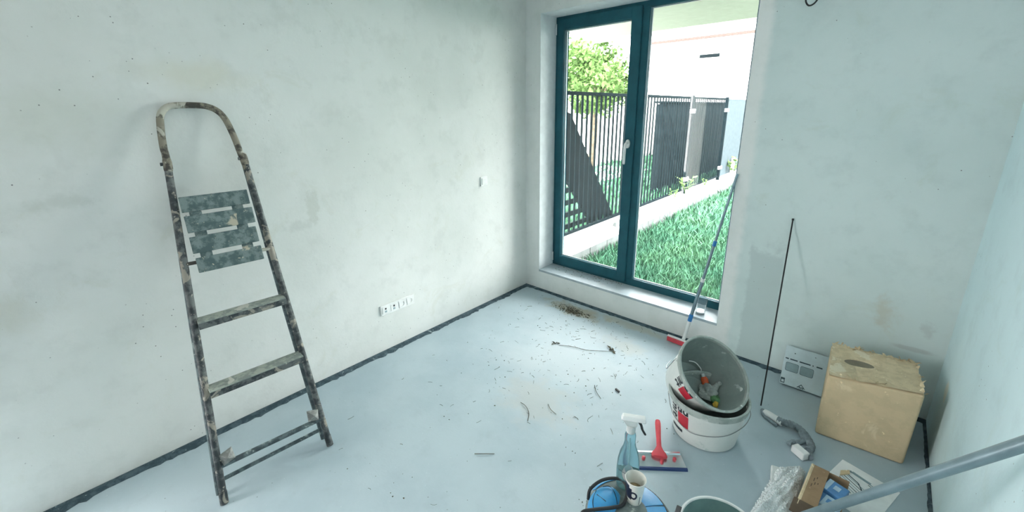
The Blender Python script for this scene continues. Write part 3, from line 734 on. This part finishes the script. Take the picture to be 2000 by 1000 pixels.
# torn top layer: irregular sheet around an oval grip hole
N_ = 64; outer = []; inner = []; low = []
for k in range(N_):
    a = 2*PI*k/N_; c, s = math.cos(a), math.sin(a); m = max(abs(c), abs(s)); j = .03*rr.random()
    outer.append(TT(.5+.5*c/m*(1-j), .5+.5*s/m*(1-j), .004+.004*rr.random()))
    hx, hy = .34+.185*c*(1+.08*math.sin(3*a)), .52+.115*s*(1+.15*math.sin(2*a+1))
    inner.append(TT(hx, hy, .006)); low.append(TT(.34+.17*c, .52+.10*s, .0022))
MB().add(outer+inner+low, [(i, (i+1) % N_, N_+(i+1) % N_, N_+i) for i in range(N_)]+[(N_+i, N_+(i+1) % N_, 2*N_+(i+1) % N_, 2*N_+i) for i in range(N_)]).build('torn_top', M_torn, bx, smooth=50)
MB().add(low, [tuple(range(N_))]).build('grip_hole', M_holein, bx)
for k in range(46):   # curled fibres and flaps along the torn edges
    if k < 30: s, t = rr.random(), .93+.08*rr.random()
    elif k < 38: s, t = rr.random()*.7, .02+.05*rr.random()
    else: s, t = .97+.03*rr.random(), rr.random()
    p = TT(s, t, .004); d = Vector((rr.uniform(-1, 1), rr.uniform(-.6, .6), rr.uniform(0, .8))).normalized(); w = Vector((d.y, -d.x, .3)).normalized(); ln = .012+.022*rr.random(); wd = .005+.008*rr.random()
    MB().add([p-w*wd, p+w*wd, p+d*ln*.6+w*wd*.7+Vector((0, 0, .004)), p+d*ln, p+d*ln*.5-w*wd*.9], [(0, 1, 2, 4), (4, 2, 3)]).build('torn_flap', M_torn, bx)

# ------------------------------------------------------------------ grey hose with white ends
hz = thing('flexible_hose', (2.45, -.62, 0), 'curved grey flexible hose with two white ends on the floor', 'hose')
zf = .022
def ribbed(pts, r, k=8, amp=.1):
    P = smooth_path(pts, k); return MB().tube(P, [r*(1+amp*math.sin(i*2.1)) for i in range(len(P))], 12)
MB().tube([(2.322, -.548, zf), (2.342, -.562, zf), (2.42, -.592, zf)], [.014, .020, .020], 14).build('white_end', M_white, hz, smooth=True)
MB().tube(smooth_path([(2.308, -.530, .014), (2.33, -.575, .010), (2.40, -.618, .010)]), .010, 10).build('grey_sheath', M_hose, hz, smooth=True)
ribbed([(2.395, -.583, .026), (2.43, -.590, .03), (2.468, -.580, .03), (2.512, -.598, .028), (2.548, -.640, .024), (2.570, -.690, .022), (2.562, -.735, .022)], .0185).build('hose_body', M_hose, hz, smooth=True)
ribbed([(2.512, -.612, .02), (2.532, -.655, .016), (2.515, -.690, .016), (2.490, -.705, .015), (2.474, -.735, .013)], .0125).build('hose_branch', M_hose, hz, smooth=True)
MB().obox((2.532, -.772, .022), Vector((.030, -.020, 0)), Vector((.012, .018, 0)), Vector((0, 0, .020))).build('white_end', M_white, hz, bevel=.005)
MB().tube([(2.565, -.735, .02), (2.577, -.778, .018)], .016, 10).build('end_cap', M_hose, hz, smooth=True)

# ------------------------------------------------------------------ bubble wrap, carton, boxes, leaflet
bw = thing('bubble_wrap', (2.5, -1.1, 0), 'crumpled clear bubble wrap package on the floor beside brown carton', 'bubble wrap')
cors = [Vector((2.462, -.965, 0)), Vector((2.575, -.875, 0)), Vector((2.572, -1.345, 0)), Vector((2.415, -1.36, 0))]
nu, nv = 46, 90; vs = []; fs = []; rr = random.Random(2)
for j in range(nv+1):
    for i in range(nu+1):
        s, t = i/nu, j/nv; p = cors[0]*(1-s)*(1-t)+cors[1]*s*(1-t)+cors[2]*s*t+cors[3]*(1-s)*t
        if t < .12 and s > .2: p += Vector((-.0, .02*math.sin(PI*(s-.2)/.8), 0))
        e = min(1, 4.2*min(s, 1-s))**.6*min(1, 9*min(t, 1-t))**.6
        z = .004+e*(.046+.007*math.sin(7*s+9*t)+.006*math.sin(19*t-8*s)+.004*math.sin(31*s+24*t)+.0035*rr.random())
        vs.append(p+Vector((0, 0, z)))
for j in range(nv):
    for i in range(nu): a = j*(nu+1)+i; fs.append((a, a+1, a+nu+2, a+nu+1))
MB().add(vs, fs).build('wrap_sheet', M_bubble, bw, smooth=70)
bb = MB(); nring = 7
for j in range(3, nv-2, 2):
    for i in range(2+(j//2) % 2, nu-2, 3):
        q = vs[j*(nu+1)+i]; du = vs[j*(nu+1)+i+1]-vs[j*(nu+1)+i-1]; dv = vs[(j+1)*(nu+1)+i]-vs[(j-1)*(nu+1)+i]; nn = dv.cross(du).normalized()
        if nn.z < 0: nn = -nn
        if rr.random() < .22: continue
        q = q+du*rr.uniform(-.4, .4)+dv*rr.uniform(-.3, .3); a_ = du.normalized(); b_ = nn.cross(a_); R_ = .0030+.0030*rr.random()
        pv = [q+(a_*math.cos(2*PI*k/nring)+b_*math.sin(2*PI*k/nring))*R_ for k in range(nring)]+[q+(a_*math.cos(2*PI*k/nring)+b_*math.sin(2*PI*k/nring))*R_*.7+nn*.0024 for k in range(nring)]+[q+nn*.0034]
        bb.add(pv, [(k, (k+1) % nring, nring+(k+1) % nring, nring+k) for k in range(nring)]+[(nring+k, nring+(k+1) % nring, 2*nring) for k in range(nring)])
o_ = bb.build('air_bubbles', M_bubble2, bw, smooth=80); o_['kind'] = 'stuff'
MB().obox((2.512, -1.13, .019), Vector((.045, .012, 0)), Vector((-.03, .17, 0)), Vector((0, 0, .013))).build('wrapped_contents', M_offwhite, bw, bevel=.006)

bc = thing('brown_carton', (2.66, -1.06, 0), 'small open brown cardboard carton holding blue packets', 'carton')
ca, cb = Vector((.020, .300, 0)), Vector((.135, -.004, 0)); o = Vector((2.582, -1.215, 0)); H = .092; ty = .004
ca2, cb2 = ca.normalized(), cb.normalized(); Z = Vector((0, 0, 1))
def wallp(p, d, ln, nin, h, nm, mat=M_cardsm, tk=.004): MB().obox(p+d*ln/2+nin*tk/2+Z*h/2, d*ln/2, nin*tk/2, Z*h/2).build(nm, mat, bc, bevel=.001)
MB().obox(o+ca/2+cb/2+Z*.002, ca/2, cb/2, Z*.002).build('carton_base', M_cardsm, bc)
wallp(o, ca2, ca.length, cb2, H, 'carton_side'); wallp(o+cb-cb2*.004, ca2, ca.length, cb2, .05, 'carton_side')
wallp(o, cb2, cb.length, ca2, H, 'carton_end'); wallp(o+ca-ca2*.004, cb2, cb.length, ca2, H, 'carton_end')
# closed lid half over the left side, with print
p = o+Z*H
MB().obox(p+ca*.5+cb2*.029+Z*.002, ca*.5, cb2*.030, Z*.002).build('lid_flap', M_cardsm, bc, bevel=.001)
MB().obox(p+ca*.02+cb2*.020-ca2*.02+Z*.004, ca2*.045, cb2*.045, Z*.0015).build('dark_end_flap', M_carddk, bc, bevel=.001)
MB().hexa([p-cb2*.012+Z*.004, p-cb2*.006+Z*.006, p+ca-cb2*.006+Z*.006, p+ca-cb2*.012+Z*.004, p-cb2*.002, p+Z*.004, p+ca+Z*.004, p+ca-cb2*.002]).build('raw_edge', M_torn, bc)
for s, t, w, h in ((.52, .25, .012, .010), (.58, .42, .010, .012), (.66, .3, .014, .006), (.72, .45, .008, .010), (.60, .6, .006, .012)):
    q = p+ca*s+cb2*(.058*t)+Z*.0045; MB().obox(q, ca2*w*.8, cb2*.0016, Z*.0003).build('print_mark', M_carddk, bc)
def packet(c, a, bv, h, label, mats):
    a, bv, c = Vector(a), Vector(bv), Vector(c); t = thing('blue_packet', (c.x, c.y, c.z-h), label, 'packet', 'blue packets in the carton')
    MB().obox(c, a, bv, Z*h).build('packet_body', mats[0], t, bevel=.002)
    MB().obox(c+a*.12+Z*(h+.0006)+bv*.1, a*.30, bv*.35, Z*.0004).build('packet_label', mats[1], t)
    MB().obox(c-a*.7+Z*(h+.0006), a*.22, bv*.95, Z*.0004).build('packet_stripe', mats[1], t)
packet((2.692, -1.005, .069), (.038, -.012, 0), (.012, .040, 0), .021, 'blue packet with white mark, rear one in the brown carton', (M_bluebox, M_palebox))
packet((2.676, -1.093, .058), (.040, -.010, 0), (.010, .036, 0), .020, 'pale blue packet in front inside the brown carton', (M_palebox, M_bluebox))
packet((2.672, -1.05, .021), (.050, -.006, 0), (.008, .080, 0), .017, 'flat blue packet lying under the two others', (M_bluebox, M_palebox))

lf = thing('leaflet', (2.8, -.85, 0), 'white printed leaflet lying on the floor by the tan box', 'leaflet')
l0, l1 = Vector((2.704, -.657, .0)), Vector((2.926, -.722, .0)); e1 = (l1-l0); e2 = Vector((e1.y, -e1.x, 0)).normalized()*.31
def LP(s, t, z=.0022): return l0+e1*s+e2*t+Z*z
MB().hexa([LP(0, 0, .0004), LP(1, 0, .0004), LP(1, 1, .0004), LP(0, 1, .0004), LP(0, 0, .002), LP(1, 0, .002), LP(1, 1, .002), LP(0, 1, .002)]).build('sheet', M_paper, lf)
def lline(pts, w, mat=M_print):
    b = MB()
    for (s0, t0), (s1, t1) in zip(pts, pts[1:]):
        a_, c_ = LP(s0, t0, .0024), LP(s1, t1, .0024); d = (c_-a_).normalized().cross(Z)*w; b.add([a_-d, c_-d, c_+d, a_+d], [(0, 1, 2, 3)])
    b.build('printed_line', mat, lf)
lline([(.20, .20), (.26, .17), (.45, .19), (.60, .20)], .008, M_printg)
lline([(.22, .27), (.45, .34), (.70, .58)], .0028)
for k in range(6): lline([(.22-.02*k, .30+.045*k), (.62-.03*k, .42+.045*k)], .0020, M_print if k % 2 else M_printg)
lline([(.55, .21), (.78, .25)], .003, M_printg); lline([(.58, .25), (.75, .29)], .002, M_print)
cd = thing('cardboard_scrap', (2.76, -.85, 0), 'small tan cardboard scrap standing on the leaflet', 'scrap')
MB().hexa([LP(.12, .32, .003), LP(.22, .20, .003), LP(.26, .26, .003), LP(.16, .42, .003), LP(.12, .32, .012), LP(.22, .20, .012), LP(.26, .26, .010), LP(.16, .42, .010)]).build('scrap_sheet', M_card, cd)

# ------------------------------------------------------------------ grey tube leaning on the right wall
gt = thing('vacuum_tube', (2.455, -1.417, 0), 'long grey tube in the foreground leaning against the right wall', 'tube')
g0, g1 = Vector((2.455, -1.417, .020)), Vector((3.0125, -1.600, .976))
MB().tube([g0, g0.lerp(g1, .35), g1], [.0135, .0145, .0170], 20).build('tube_shaft', M_tube, gt, smooth=True)
MB().tube([g0, g0+(g1-g0)*.05], .0165, 20).build('tube_end', M_vacgrey, gt, smooth=True)

# ------------------------------------------------------------------ wide spatula with red handle
tv = thing('wide_spatula', (2.02, -1.29, 0), 'wide steel spatula with red handle lying on the floor', 'spatula')
s0, s1 = Vector((1.885, -1.446, 0)), Vector((2.125, -1.254, 0)); w0 = Vector((-.050, .066, 0)); ex = (s1-s0); pv_ = ex.cross(Z).normalized()
if pv_.dot(w0) < 0: pv_ = -pv_
wd = .088
def SPT(s, t, z): return s0+ex*s+pv_*wd*t+Z*z
MB().hexa([SPT(0, 0, .004), SPT(1, 0, .004), SPT(.97, 1, .016), SPT(0, 1, .016), SPT(0, 0, .006), SPT(1, 0, .006), SPT(.97, 1, .019), SPT(0, 1, .019)]).build('blade', M_steel, tv, bevel=.0008)
MB().hexa([SPT(0, -.14, .0), SPT(1, -.14, .0), SPT(1, .02, .0), SPT(0, .02, .0), SPT(0, -.10, .011), SPT(1, -.10, .011), SPT(1, .02, .012), SPT(0, .02, .012)]).build('blade_edge', M_blueedge, tv, bevel=.001)
MB().hexa([SPT(0, .90, .010), SPT(.975, .90, .010), SPT(.97, 1.06, .010), SPT(0, 1.06, .010), SPT(0, .90, .024), SPT(.975, .90, .024), SPT(.97, 1.06, .024), SPT(0, 1.06, .024)]).build('blade_rail', M_steel, tv, bevel=.002)
hbase = SPT(.60, .72, .026); hdir = (Vector((1.892, -1.084, .06))-hbase); hl = hdir.length; hdir.normalize(); hs = hdir.cross(Z).normalized(); hu = hs.cross(hdir)
prof = [(-.014, .036), (-.004, .040), (.012, .036), (.030, .022), (.052, .0125), (.10, .0125), (.16, .0145), (hl-.02, .0155), (hl-.004, .013), (hl, .006)]
vs = []; fs = []; n = 14
for d, r in prof:
    for j in range(n):
        a = 2*PI*j/n; vs.append(hbase+hdir*d+hs*r*math.cos(a)+hu*min(r, .0115)*math.sin(a))
for i in range(len(prof)-1):
    for j in range(n): fs.append((i*n+j, i*n+(j+1) % n, (i+1)*n+(j+1) % n, (i+1)*n+j))
fs += [tuple(reversed(range(n))), tuple((len(prof)-1)*n+j for j in range(n))]
MB().add(vs, fs).build('handle', M_redp, tv, smooth=True)
for s, t in ((.33, .58), (.62, .38), (.84, .55)): 
    c = SPT(s, t, .012); MB().tube([c-Z*.002, c+Z*.010, c+Z*.014], [.009, .0095, .006], 12).build('knob', M_redp, tv, smooth=True)

# ------------------------------------------------------------------ vacuum cleaner at the bottom edge
VC = Vector((2.115, -1.908, 0))
vc = thing('vacuum_cleaner', VC, 'round blue and grey workshop vacuum cut off by the lower edge', 'vacuum')
MB().lathe([(0, .03), (.135, .03), (.146, .05), (.152, .20), (.156, .264)], 56, VC).build('tank', M_vacgrey, vc, smooth=True)
MB().lathe([(.158, .256), (.162, .263), (.161, .285), (.148, .299), (.10, .309), (.05, .313), (0, .314)], 56, VC).build('lid', M_vacgrey, vc, smooth=True)
for k in range(4):
    a = PI/4+k*PI/2; c = VC+Vector((.125*math.cos(a), .125*math.sin(a), .016)); MB().lathe([(0, -.016), (.014, -.014), (.016, 0), (.014, .014), (0, .016)], 14, c).build('caster', M_rubber, vc, smooth=True)
def lidz(r):
    P = [(0, .314), (.05, .313), (.10, .309), (.148, .299), (.161, .285)]
    for (r0, z0), (r1, z1) in zip(P, P[1:]):
        if r <= r1: return z0+(z1-z0)*(r-r0)/(r1-r0)
    return .285
def lidpatch(a0, a1, r0, r1, nm, mat, lift=.004):
    na, nr = 16, 6; vs = []; fs = []
    for i in range(na+1):
        for j in range(nr+1):
            a = a0+(a1-a0)*i/na; r = r0+(r1-r0)*j/nr; vs.append(VC+Vector((r*math.cos(a), r*math.sin(a), lidz(r)+lift)))
    nb_ = len(vs); vs += [q-Z*(lift+.002) for q in vs]
    for i in range(na):
        for j in range(nr):
            a = i*(nr+1)+j; fs.append((a, a+1, a+nr+2, a+nr+1))
    rim_ = [i*(nr+1) for i in range(na+1)]+[na*(nr+1)+j for j in range(1, nr+1)]+[i*(nr+1)+nr for i in range(na-1, -1, -1)]+[j for j in range(nr-1, 0, -1)]
    for q, w in zip(rim_, rim_[1:]+rim_[:1]): fs.append((q, w, nb_+w, nb_+q))
    return MB().add(vs, fs).build(nm, mat, vc, smooth=35)
D = math.radians
for a0, a1 in ((100, 54), (51, 10), (7, -45)): lidpatch(D(a0), D(a1), .066, .143, 'blue_panel', M_vacblue)
lidpatch(D(104), D(-60), .1455, .1495, 'black_seam', M_rubber, .003)
lidpatch(D(178), D(112), .146, .160, 'blue_panel', M_vacblue, .003)
# raised blue motor cover on the left with seams
mc = VC+Vector((-.085, -.030, .298))
vs = []; fs = []; n, m = 30, 9
for i in range(m+1):
    a = (PI/2)*i/m
    for j in range(n):
        t = 2*PI*j/n; vs.append(mc+Vector((.058*math.cos(a)**.75*math.cos(t), .082*math.cos(a)**.75*math.sin(t), .042*math.sin(a))))
for i in range(m):
    for j in range(n): fs.append((i*n+j, i*n+(j+1) % n, (i+1)*n+(j+1) % n, (i+1)*n+j))
mcv = MB().add(vs, fs).build('motor_cover', M_vacblue, vc, smooth=True)
def onmc(x, y): 
    k = min(1, (x/.058)**2+(y/.082)**2); return mc+Vector((x, y, .042*math.sqrt(max(0, 1-k**1.33))+.001))
for P in ([(-.035, .045), (-.015, .062), (.02, .04), (.045, .012)], [(-.03, -.01), (.012, -.016)], [(-.045, .01), (-.03, -.04), (-.005, -.07)]):
    MB().tube(smooth_path([onmc(*q) for q in P]), .0014, 6).build('seam', M_rubber, mcv, smooth=True)
# black carrying handle loop
def VP(x, y, z): return VC+Vector((x, y, z+.014))
MB().tube(smooth_path([VP(-.145, -.052, .285), VP(-.150, -.03, .315), VP(-.128, .02, .334), VP(-.088, .062, .338), VP(-.055, .068, .334), VP(-.028, .035, .326), VP(-.022, -.01, .318), VP(-.042, -.045, .320), VP(-.09, -.105, .325), VP(-.118, -.135, .318), VP(-.12, -.15, .285)], 6), .0062, 12).build('carry_handle', M_rubber, vc, smooth=True)
hub = MB().lathe([(.064, .309), (.062, .319), (.045, .322), (0, .323)], 40, VC+Vector((.005, .0, 0))).build('hub', M_vacgrey, vc, smooth=True)

# coffee cup on the vacuum
cc = thing('coffee_cup', VC+Vector((-.018, .100, .301)), 'small paper coffee cup with dark blue print on the vacuum', 'cup')
cc.location = Vector((2.112, -1.862, .3225)); ch = .102; C0 = cc.location.copy()
MB().lathe([(.0, .003), (.0255, .003), (.0255, 0), (.0268, .0), (.0365, ch-.003), (.0385, ch-.002), (.0392, ch+.001), (.0375, ch+.0025), (.0355, ch-.001), (.0262, .010), (0, .010)], 40, C0).build('cup_wall', M_cup, cc, smooth=True)
MB().disc(.0305, .050, 32, C0).build('coffee', M_coffee, cc)
def cpatch(pts, nm, mat, th):
    vs = []; 
    for a, z in pts:
        r = .0268+(.0365-.0268)*z/ch+.0004; vs.append(C0+Vector((r*math.cos(a), r*math.sin(a), z)))
    MB().add(vs, [tuple(range(len(vs)))]).build(nm, mat, cc)
for i in range(10):
    a0, a1 = D(-172+i*8.6), D(-172+(i+1)*8.6); top = .092 if i < 8 else .080; cpatch([(a0, .022), (a1, .022+.001*i), (a1, top), (a0, top)], 'navy_print', M_navy, 0)
ring = []
for k in range(20):
    a = 2*PI*k/20; ring.append((a, math.cos(a), math.sin(a)))
vs = []
for a, c, s in ring:
    for q in (1, .55):
        th_, z = D(-74)+c*.44*q, .050+s*.019*q; r = .0268+(.0365-.0268)*z/ch+.0006; vs.append(C0+Vector((r*math.cos(th_), r*math.sin(th_), z)))
MB().add(vs, [(2*i, 2*((i+1) % 20), 2*((i+1) % 20)+1, 2*i+1) for i in range(20)]).build('navy_print', M_navy, cc)
cpatch([(D(-30), .004), (D(-25), .004), (D(-25), .046), (D(-30), .046)], 'navy_print', M_navy, 0)

# spray bottle on the vacuum
SB = Vector((2.056, -1.812, .3045))
sb = thing('spray_bottle', SB, 'clear blue trigger spray bottle standing on the vacuum', 'bottle')
ang = D(30)
def rotb(q): 
    q = Vector(q)-SB; return SB+Vector((q.x*math.cos(ang)-q.y*math.sin(ang), q.x*math.sin(ang)+q.y*math.cos(ang), q.z))
prof = [(0, .002), (.036, 0), (.041, .006), (.0425, .03), (.044, .09), (.0415, .135), (.034, .175), (.0245, .200), (.0205, .222), (.021, .252), (.0175, .265), (.0145, .272)]
MB().lathe(prof, 40, SB, 1, .66).xf(rotb).build('bottle_body', M_bottle, sb, smooth=True)
MB().lathe([(0, .006), (.034, .005), (.039, .012), (.0405, .05), (.040, .088), (0, .0885)], 40, SB, 1, .64).xf(rotb).build('liquid', M_liquid, sb, smooth=True)
b = MB(); pts = []
for k in range(24):
    a = 2*PI*k/24; pts.append((.024*math.cos(a)*(1-.25*max(0, math.sin(a))), .095+.040*math.sin(a)))
yb = lambda x, z: -.0305*math.sqrt(max(.05, 1-(x/.046)**2))
b.add([SB+Vector((x, yb(x, z)-.0008+ (0.004 if z > .12 else 0), z)) for x, z in pts], [tuple(range(24))]); b.xf(rotb).build('bottle_label', M_offwhite, sb)
b = MB()
for z in (.089,): b.tube([SB+Vector((x, yb(x, z)-.001, z+.012*abs(x)/.04)) for x in [(-.038+.076*i/10) for i in range(11)]], .0009, 6)
b.xf(rotb).build('mould_line', M_print, sb)
hdz = .272
MB().lathe([(.0165, hdz-.006), (.0175, hdz), (.017, hdz+.022), (.013, hdz+.026), (0, hdz+.026)], 28, SB).build('screw_collar', M_offwhite, sb, smooth=True)
h = MB().hexa([SB+Vector(q) for q in ((-.016, -.011, hdz+.024), (.020, -.011, hdz+.024), (.020, .011, hdz+.024), (-.016, .011, hdz+.024), (-.034, -.012, hdz+.052), (.022, -.012, hdz+.050), (.022, .012, hdz+.050), (-.034, .012, hdz+.052))])
h.xf(rotb); hd_ = h.build('sprayer_neck', M_offwhite, sb, bevel=.003)
MB().hexa([SB+Vector(q) for q in ((-.040, -.0125, hdz+.050), (.052, -.0125, hdz+.046), (.052, .0125, hdz+.046), (-.040, .0125, hdz+.050), (-.034, -.0115, hdz+.068), (.050, -.0115, hdz+.066), (.050, .0115, hdz+.066), (-.034, .0115, hdz+.068))]).xf(rotb).build('sprayer_head', M_white, sb, bevel=.004)
MB().tube(smooth_path([SB+Vector(q) for q in ((.026, 0, hdz+.046), (.036, 0, hdz+.030), (.042, 0, hdz+.010), (.055, 0, hdz-.012))]), [.005]*6+[.0048]*6+[.0042]*6+[.003], 10).xf(rotb).build('trigger', M_rubber, sb, smooth=True)
MB().tube([SB+Vector((.0, 0, .01)), SB+Vector((0, 0, .24))], .002, 8).xf(rotb).build('dip_tube', M_offwhite, sb, smooth=True)

# ------------------------------------------------------------------ pale bucket at the lower edge
PB = Vector((2.390, -1.705, 0)); PH = .25
pk = thing('mop_bucket', PB, 'empty grey green bucket with thin white rim at the lower edge', 'bucket')
M_mop = plain('mop_bucket', (.20, .33, .32), .45, var=.06)
MB().lathe([(0, .002), (.105, 0), (.11, .006), (.142, PH-.006), (.146, PH-.004)], 56, PB).build('body', M_mop, pk, smooth=True)
MB().lathe([(.138, PH-.004), (.106, .012), (0, .010)], 56, PB).build('inside', M_mop, pk, smooth=True)
MB().lathe([(.140, PH-.008), (.148, PH-.009), (.1495, PH-.003), (.147, PH+.001), (.141, PH+.0005), (.138, PH-.006)], 56, PB).build('rim', M_white, pk, smooth=True)
for a in (D(188), D(8)):
    c = PB+Vector((.154*math.cos(a), .154*math.sin(a), PH-.012)); d = Vector((math.cos(a), math.sin(a), 0)); s = Vector((-d.y, d.x, 0))
    e = MB().obox(c, d*.010, s*.020, Z*.014).build('handle_mount', M_logo, pk, bevel=.003)
MB().tube(smooth_path([PB+Vector((.158*math.cos(D(188)), .158*math.sin(D(188)), PH-.010)), PB+Vector((-.125, -.115, PH-.02)), PB+Vector((-.02, -.168, PH-.028)), PB+Vector((.10, -.135, PH-.02)), PB+Vector((.158*math.cos(D(8)), .158*math.sin(D(8)), PH-.010))], 8), .003, 8).build('bail', M_wire, pk, smooth=True)

# ------------------------------------------------------------------ cable loop on the window wall
cb_ = thing('cable_loop', (2.13, 0, 2.36), 'black cable end looping out of the wall at the top', 'cable')
MB().tube(smooth_path([(2.098, .0, 2.395), (2.106, -.03, 2.375), (2.112, -.045, 2.34), (2.130, -.05, 2.318), (2.152, -.05, 2.325), (2.168, -.045, 2.352), (2.172, -.03, 2.39), (2.165, .0, 2.42)], 6), .0045, 10).build('cable', M_rubber, cb_, smooth=True)

# ------------------------------------------------------------------ debris
rr = random.Random(21); b = MB()
def twig(x, y, ln, r):
    a = rr.random()*PI; k = rr.uniform(-.5, .5); P = []
    for i in range(4):
        P.append(Vector((x, y, .0015+r))); x += math.cos(a)*ln/3; y += math.sin(a)*ln/3; a += k
    b.tube(P, r, 4)
def crumb(x, y, s):
    b.add([(x-s*rr.random(), y-s*rr.random(), .0), (x+s, y-s*.4, .0), (x+s*.2, y+s, .0), (x, y, s*.9)], [(0, 2, 1), (0, 1, 3), (1, 2, 3), (2, 0, 3)])
def spot():
    k = rr.random()
    if k < .55: return rr.gauss(1.15, .38), rr.gauss(-.85, .42)
    if k < .75: return rr.gauss(.85, .4), rr.gauss(-.35, .2)
    return rr.uniform(.3, 2.0), rr.uniform(-2.4, -.1)
for i in range(420):
    x, y = spot()
    if not (.06 < x < 2.3 and -2.9 < y < -.06): continue
    if rr.random() < .45: twig(x, y, .015+.035*rr.random()**2, .0007+.0006*rr.random())
    else: crumb(x, y, .002+.004*rr.random()**2)
for i in range(70): crumb(rr.gauss(1.93, .05), rr.gauss(-1.83, .09), .002+.003*rr.random())
tag(b.build('floor_debris', M_debris), 'dark crumbs and plant bits scattered over the floor', 'debris', kind='stuff')
b = MB()
for i in range(260):
    x, y = rr.gauss(.71, .09), rr.gauss(-.19, .035)
    if y > -.05: continue
    crumb(x, y, .003+.006*rr.random()**2)
    if rr.random() < .25: twig(x, y, .02+.02*rr.random(), .001)
tag(b.build('dirt_heap', M_debris), 'brown dirt swept together on the floor below the window', 'dirt', kind='stuff')
b = MB()
for i in range(170):
    x = .25+.75*rr.random()**.8; y = .215-.13*rr.random()**2.0; s = .002+.004*rr.random()**2
    b.add([(x-s, y-s*.6, WZ0), (x+s, y-s*.4, WZ0), (x+s*.2, min(y+s, .215), WZ0), (x, y, WZ0+s*.8)], [(0, 2, 1), (0, 1, 3), (1, 2, 3), (2, 0, 3)])
tag(b.build('sill_dirt', M_debris), 'brown crumbs of dirt along the window sill', 'dirt', kind='stuff')
def big_twig(pts, r, label, grp='loose twigs on the floor'):
    o = MB().tube(smooth_path([(x, y, r+.001+.004*math.sin(i*1.7)**2) for i, (x, y) in enumerate(pts)], 4), r, 6).build('twig', M_debris, None, smooth=True)
    tag(o, label, 'twig', grp)
big_twig([(.955, -.735), (1.05, -.69), (1.15, -.655), (1.24, -.60), (1.33, -.53)], .0016, 'longest thin twig, between the plant tufts on the floor')
big_twig([(1.42, -.98), (1.46, -1.03), (1.52, -1.07)], .0016, 'straight twig on the floor left of the buckets')
big_twig([(1.16, -1.43), (1.21, -1.44), (1.26, -1.47), (1.30, -1.53)], .0016, 'bent twig in the middle of the floor')
big_twig([(1.30, -1.33), (1.34, -1.36), (1.39, -1.37)], .0016, 'short twig right of the bent twig')
big_twig([(1.24, -1.90), (1.28, -1.87), (1.32, -1.83)], .0018, 'short straight twig nearest to the spray bottle side')
def tuft(x, y, s, seed, label):
    r = random.Random(seed); t = thing('plant_tuft', (x, y, 0), label, 'plant bits', 'dry plant tufts on the floor')
    for k in range(9):
        a = r.random()*2*PI; d = Vector((math.cos(a), math.sin(a), .25)); p = Vector((x+r.uniform(-s, s)*.4, y+r.uniform(-s, s)*.4, .002)); L_ = s*(.6+.7*r.random()); w = Vector((-d.y, d.x, 0))*L_*.16
        MB().add([p, p+d*L_*.5+w, p+d*L_-Z*L_*.18, p+d*L_*.5-w, p+d*L_*.5+Z*.004], [(0, 4, 1), (1, 4, 2), (2, 4, 3), (3, 4, 0)]).build('leaf', M_debris, t)
tuft(.921, -.738, .035, 1, 'small dark withered tuft at the left end of the longest twig')
tuft(1.30, -.535, .05, 2, 'withered leaf sprig at the right end of the longest twig')
pc = MB().obox((1.56, -.93, .005), (.016, -.006, 0), (.002, .005, 0), (0, 0, .005)).build('plaster_chip', M_rubber, None, bevel=.001); tag(pc, 'small dark strip of scrap left of the buckets', 'scrap')
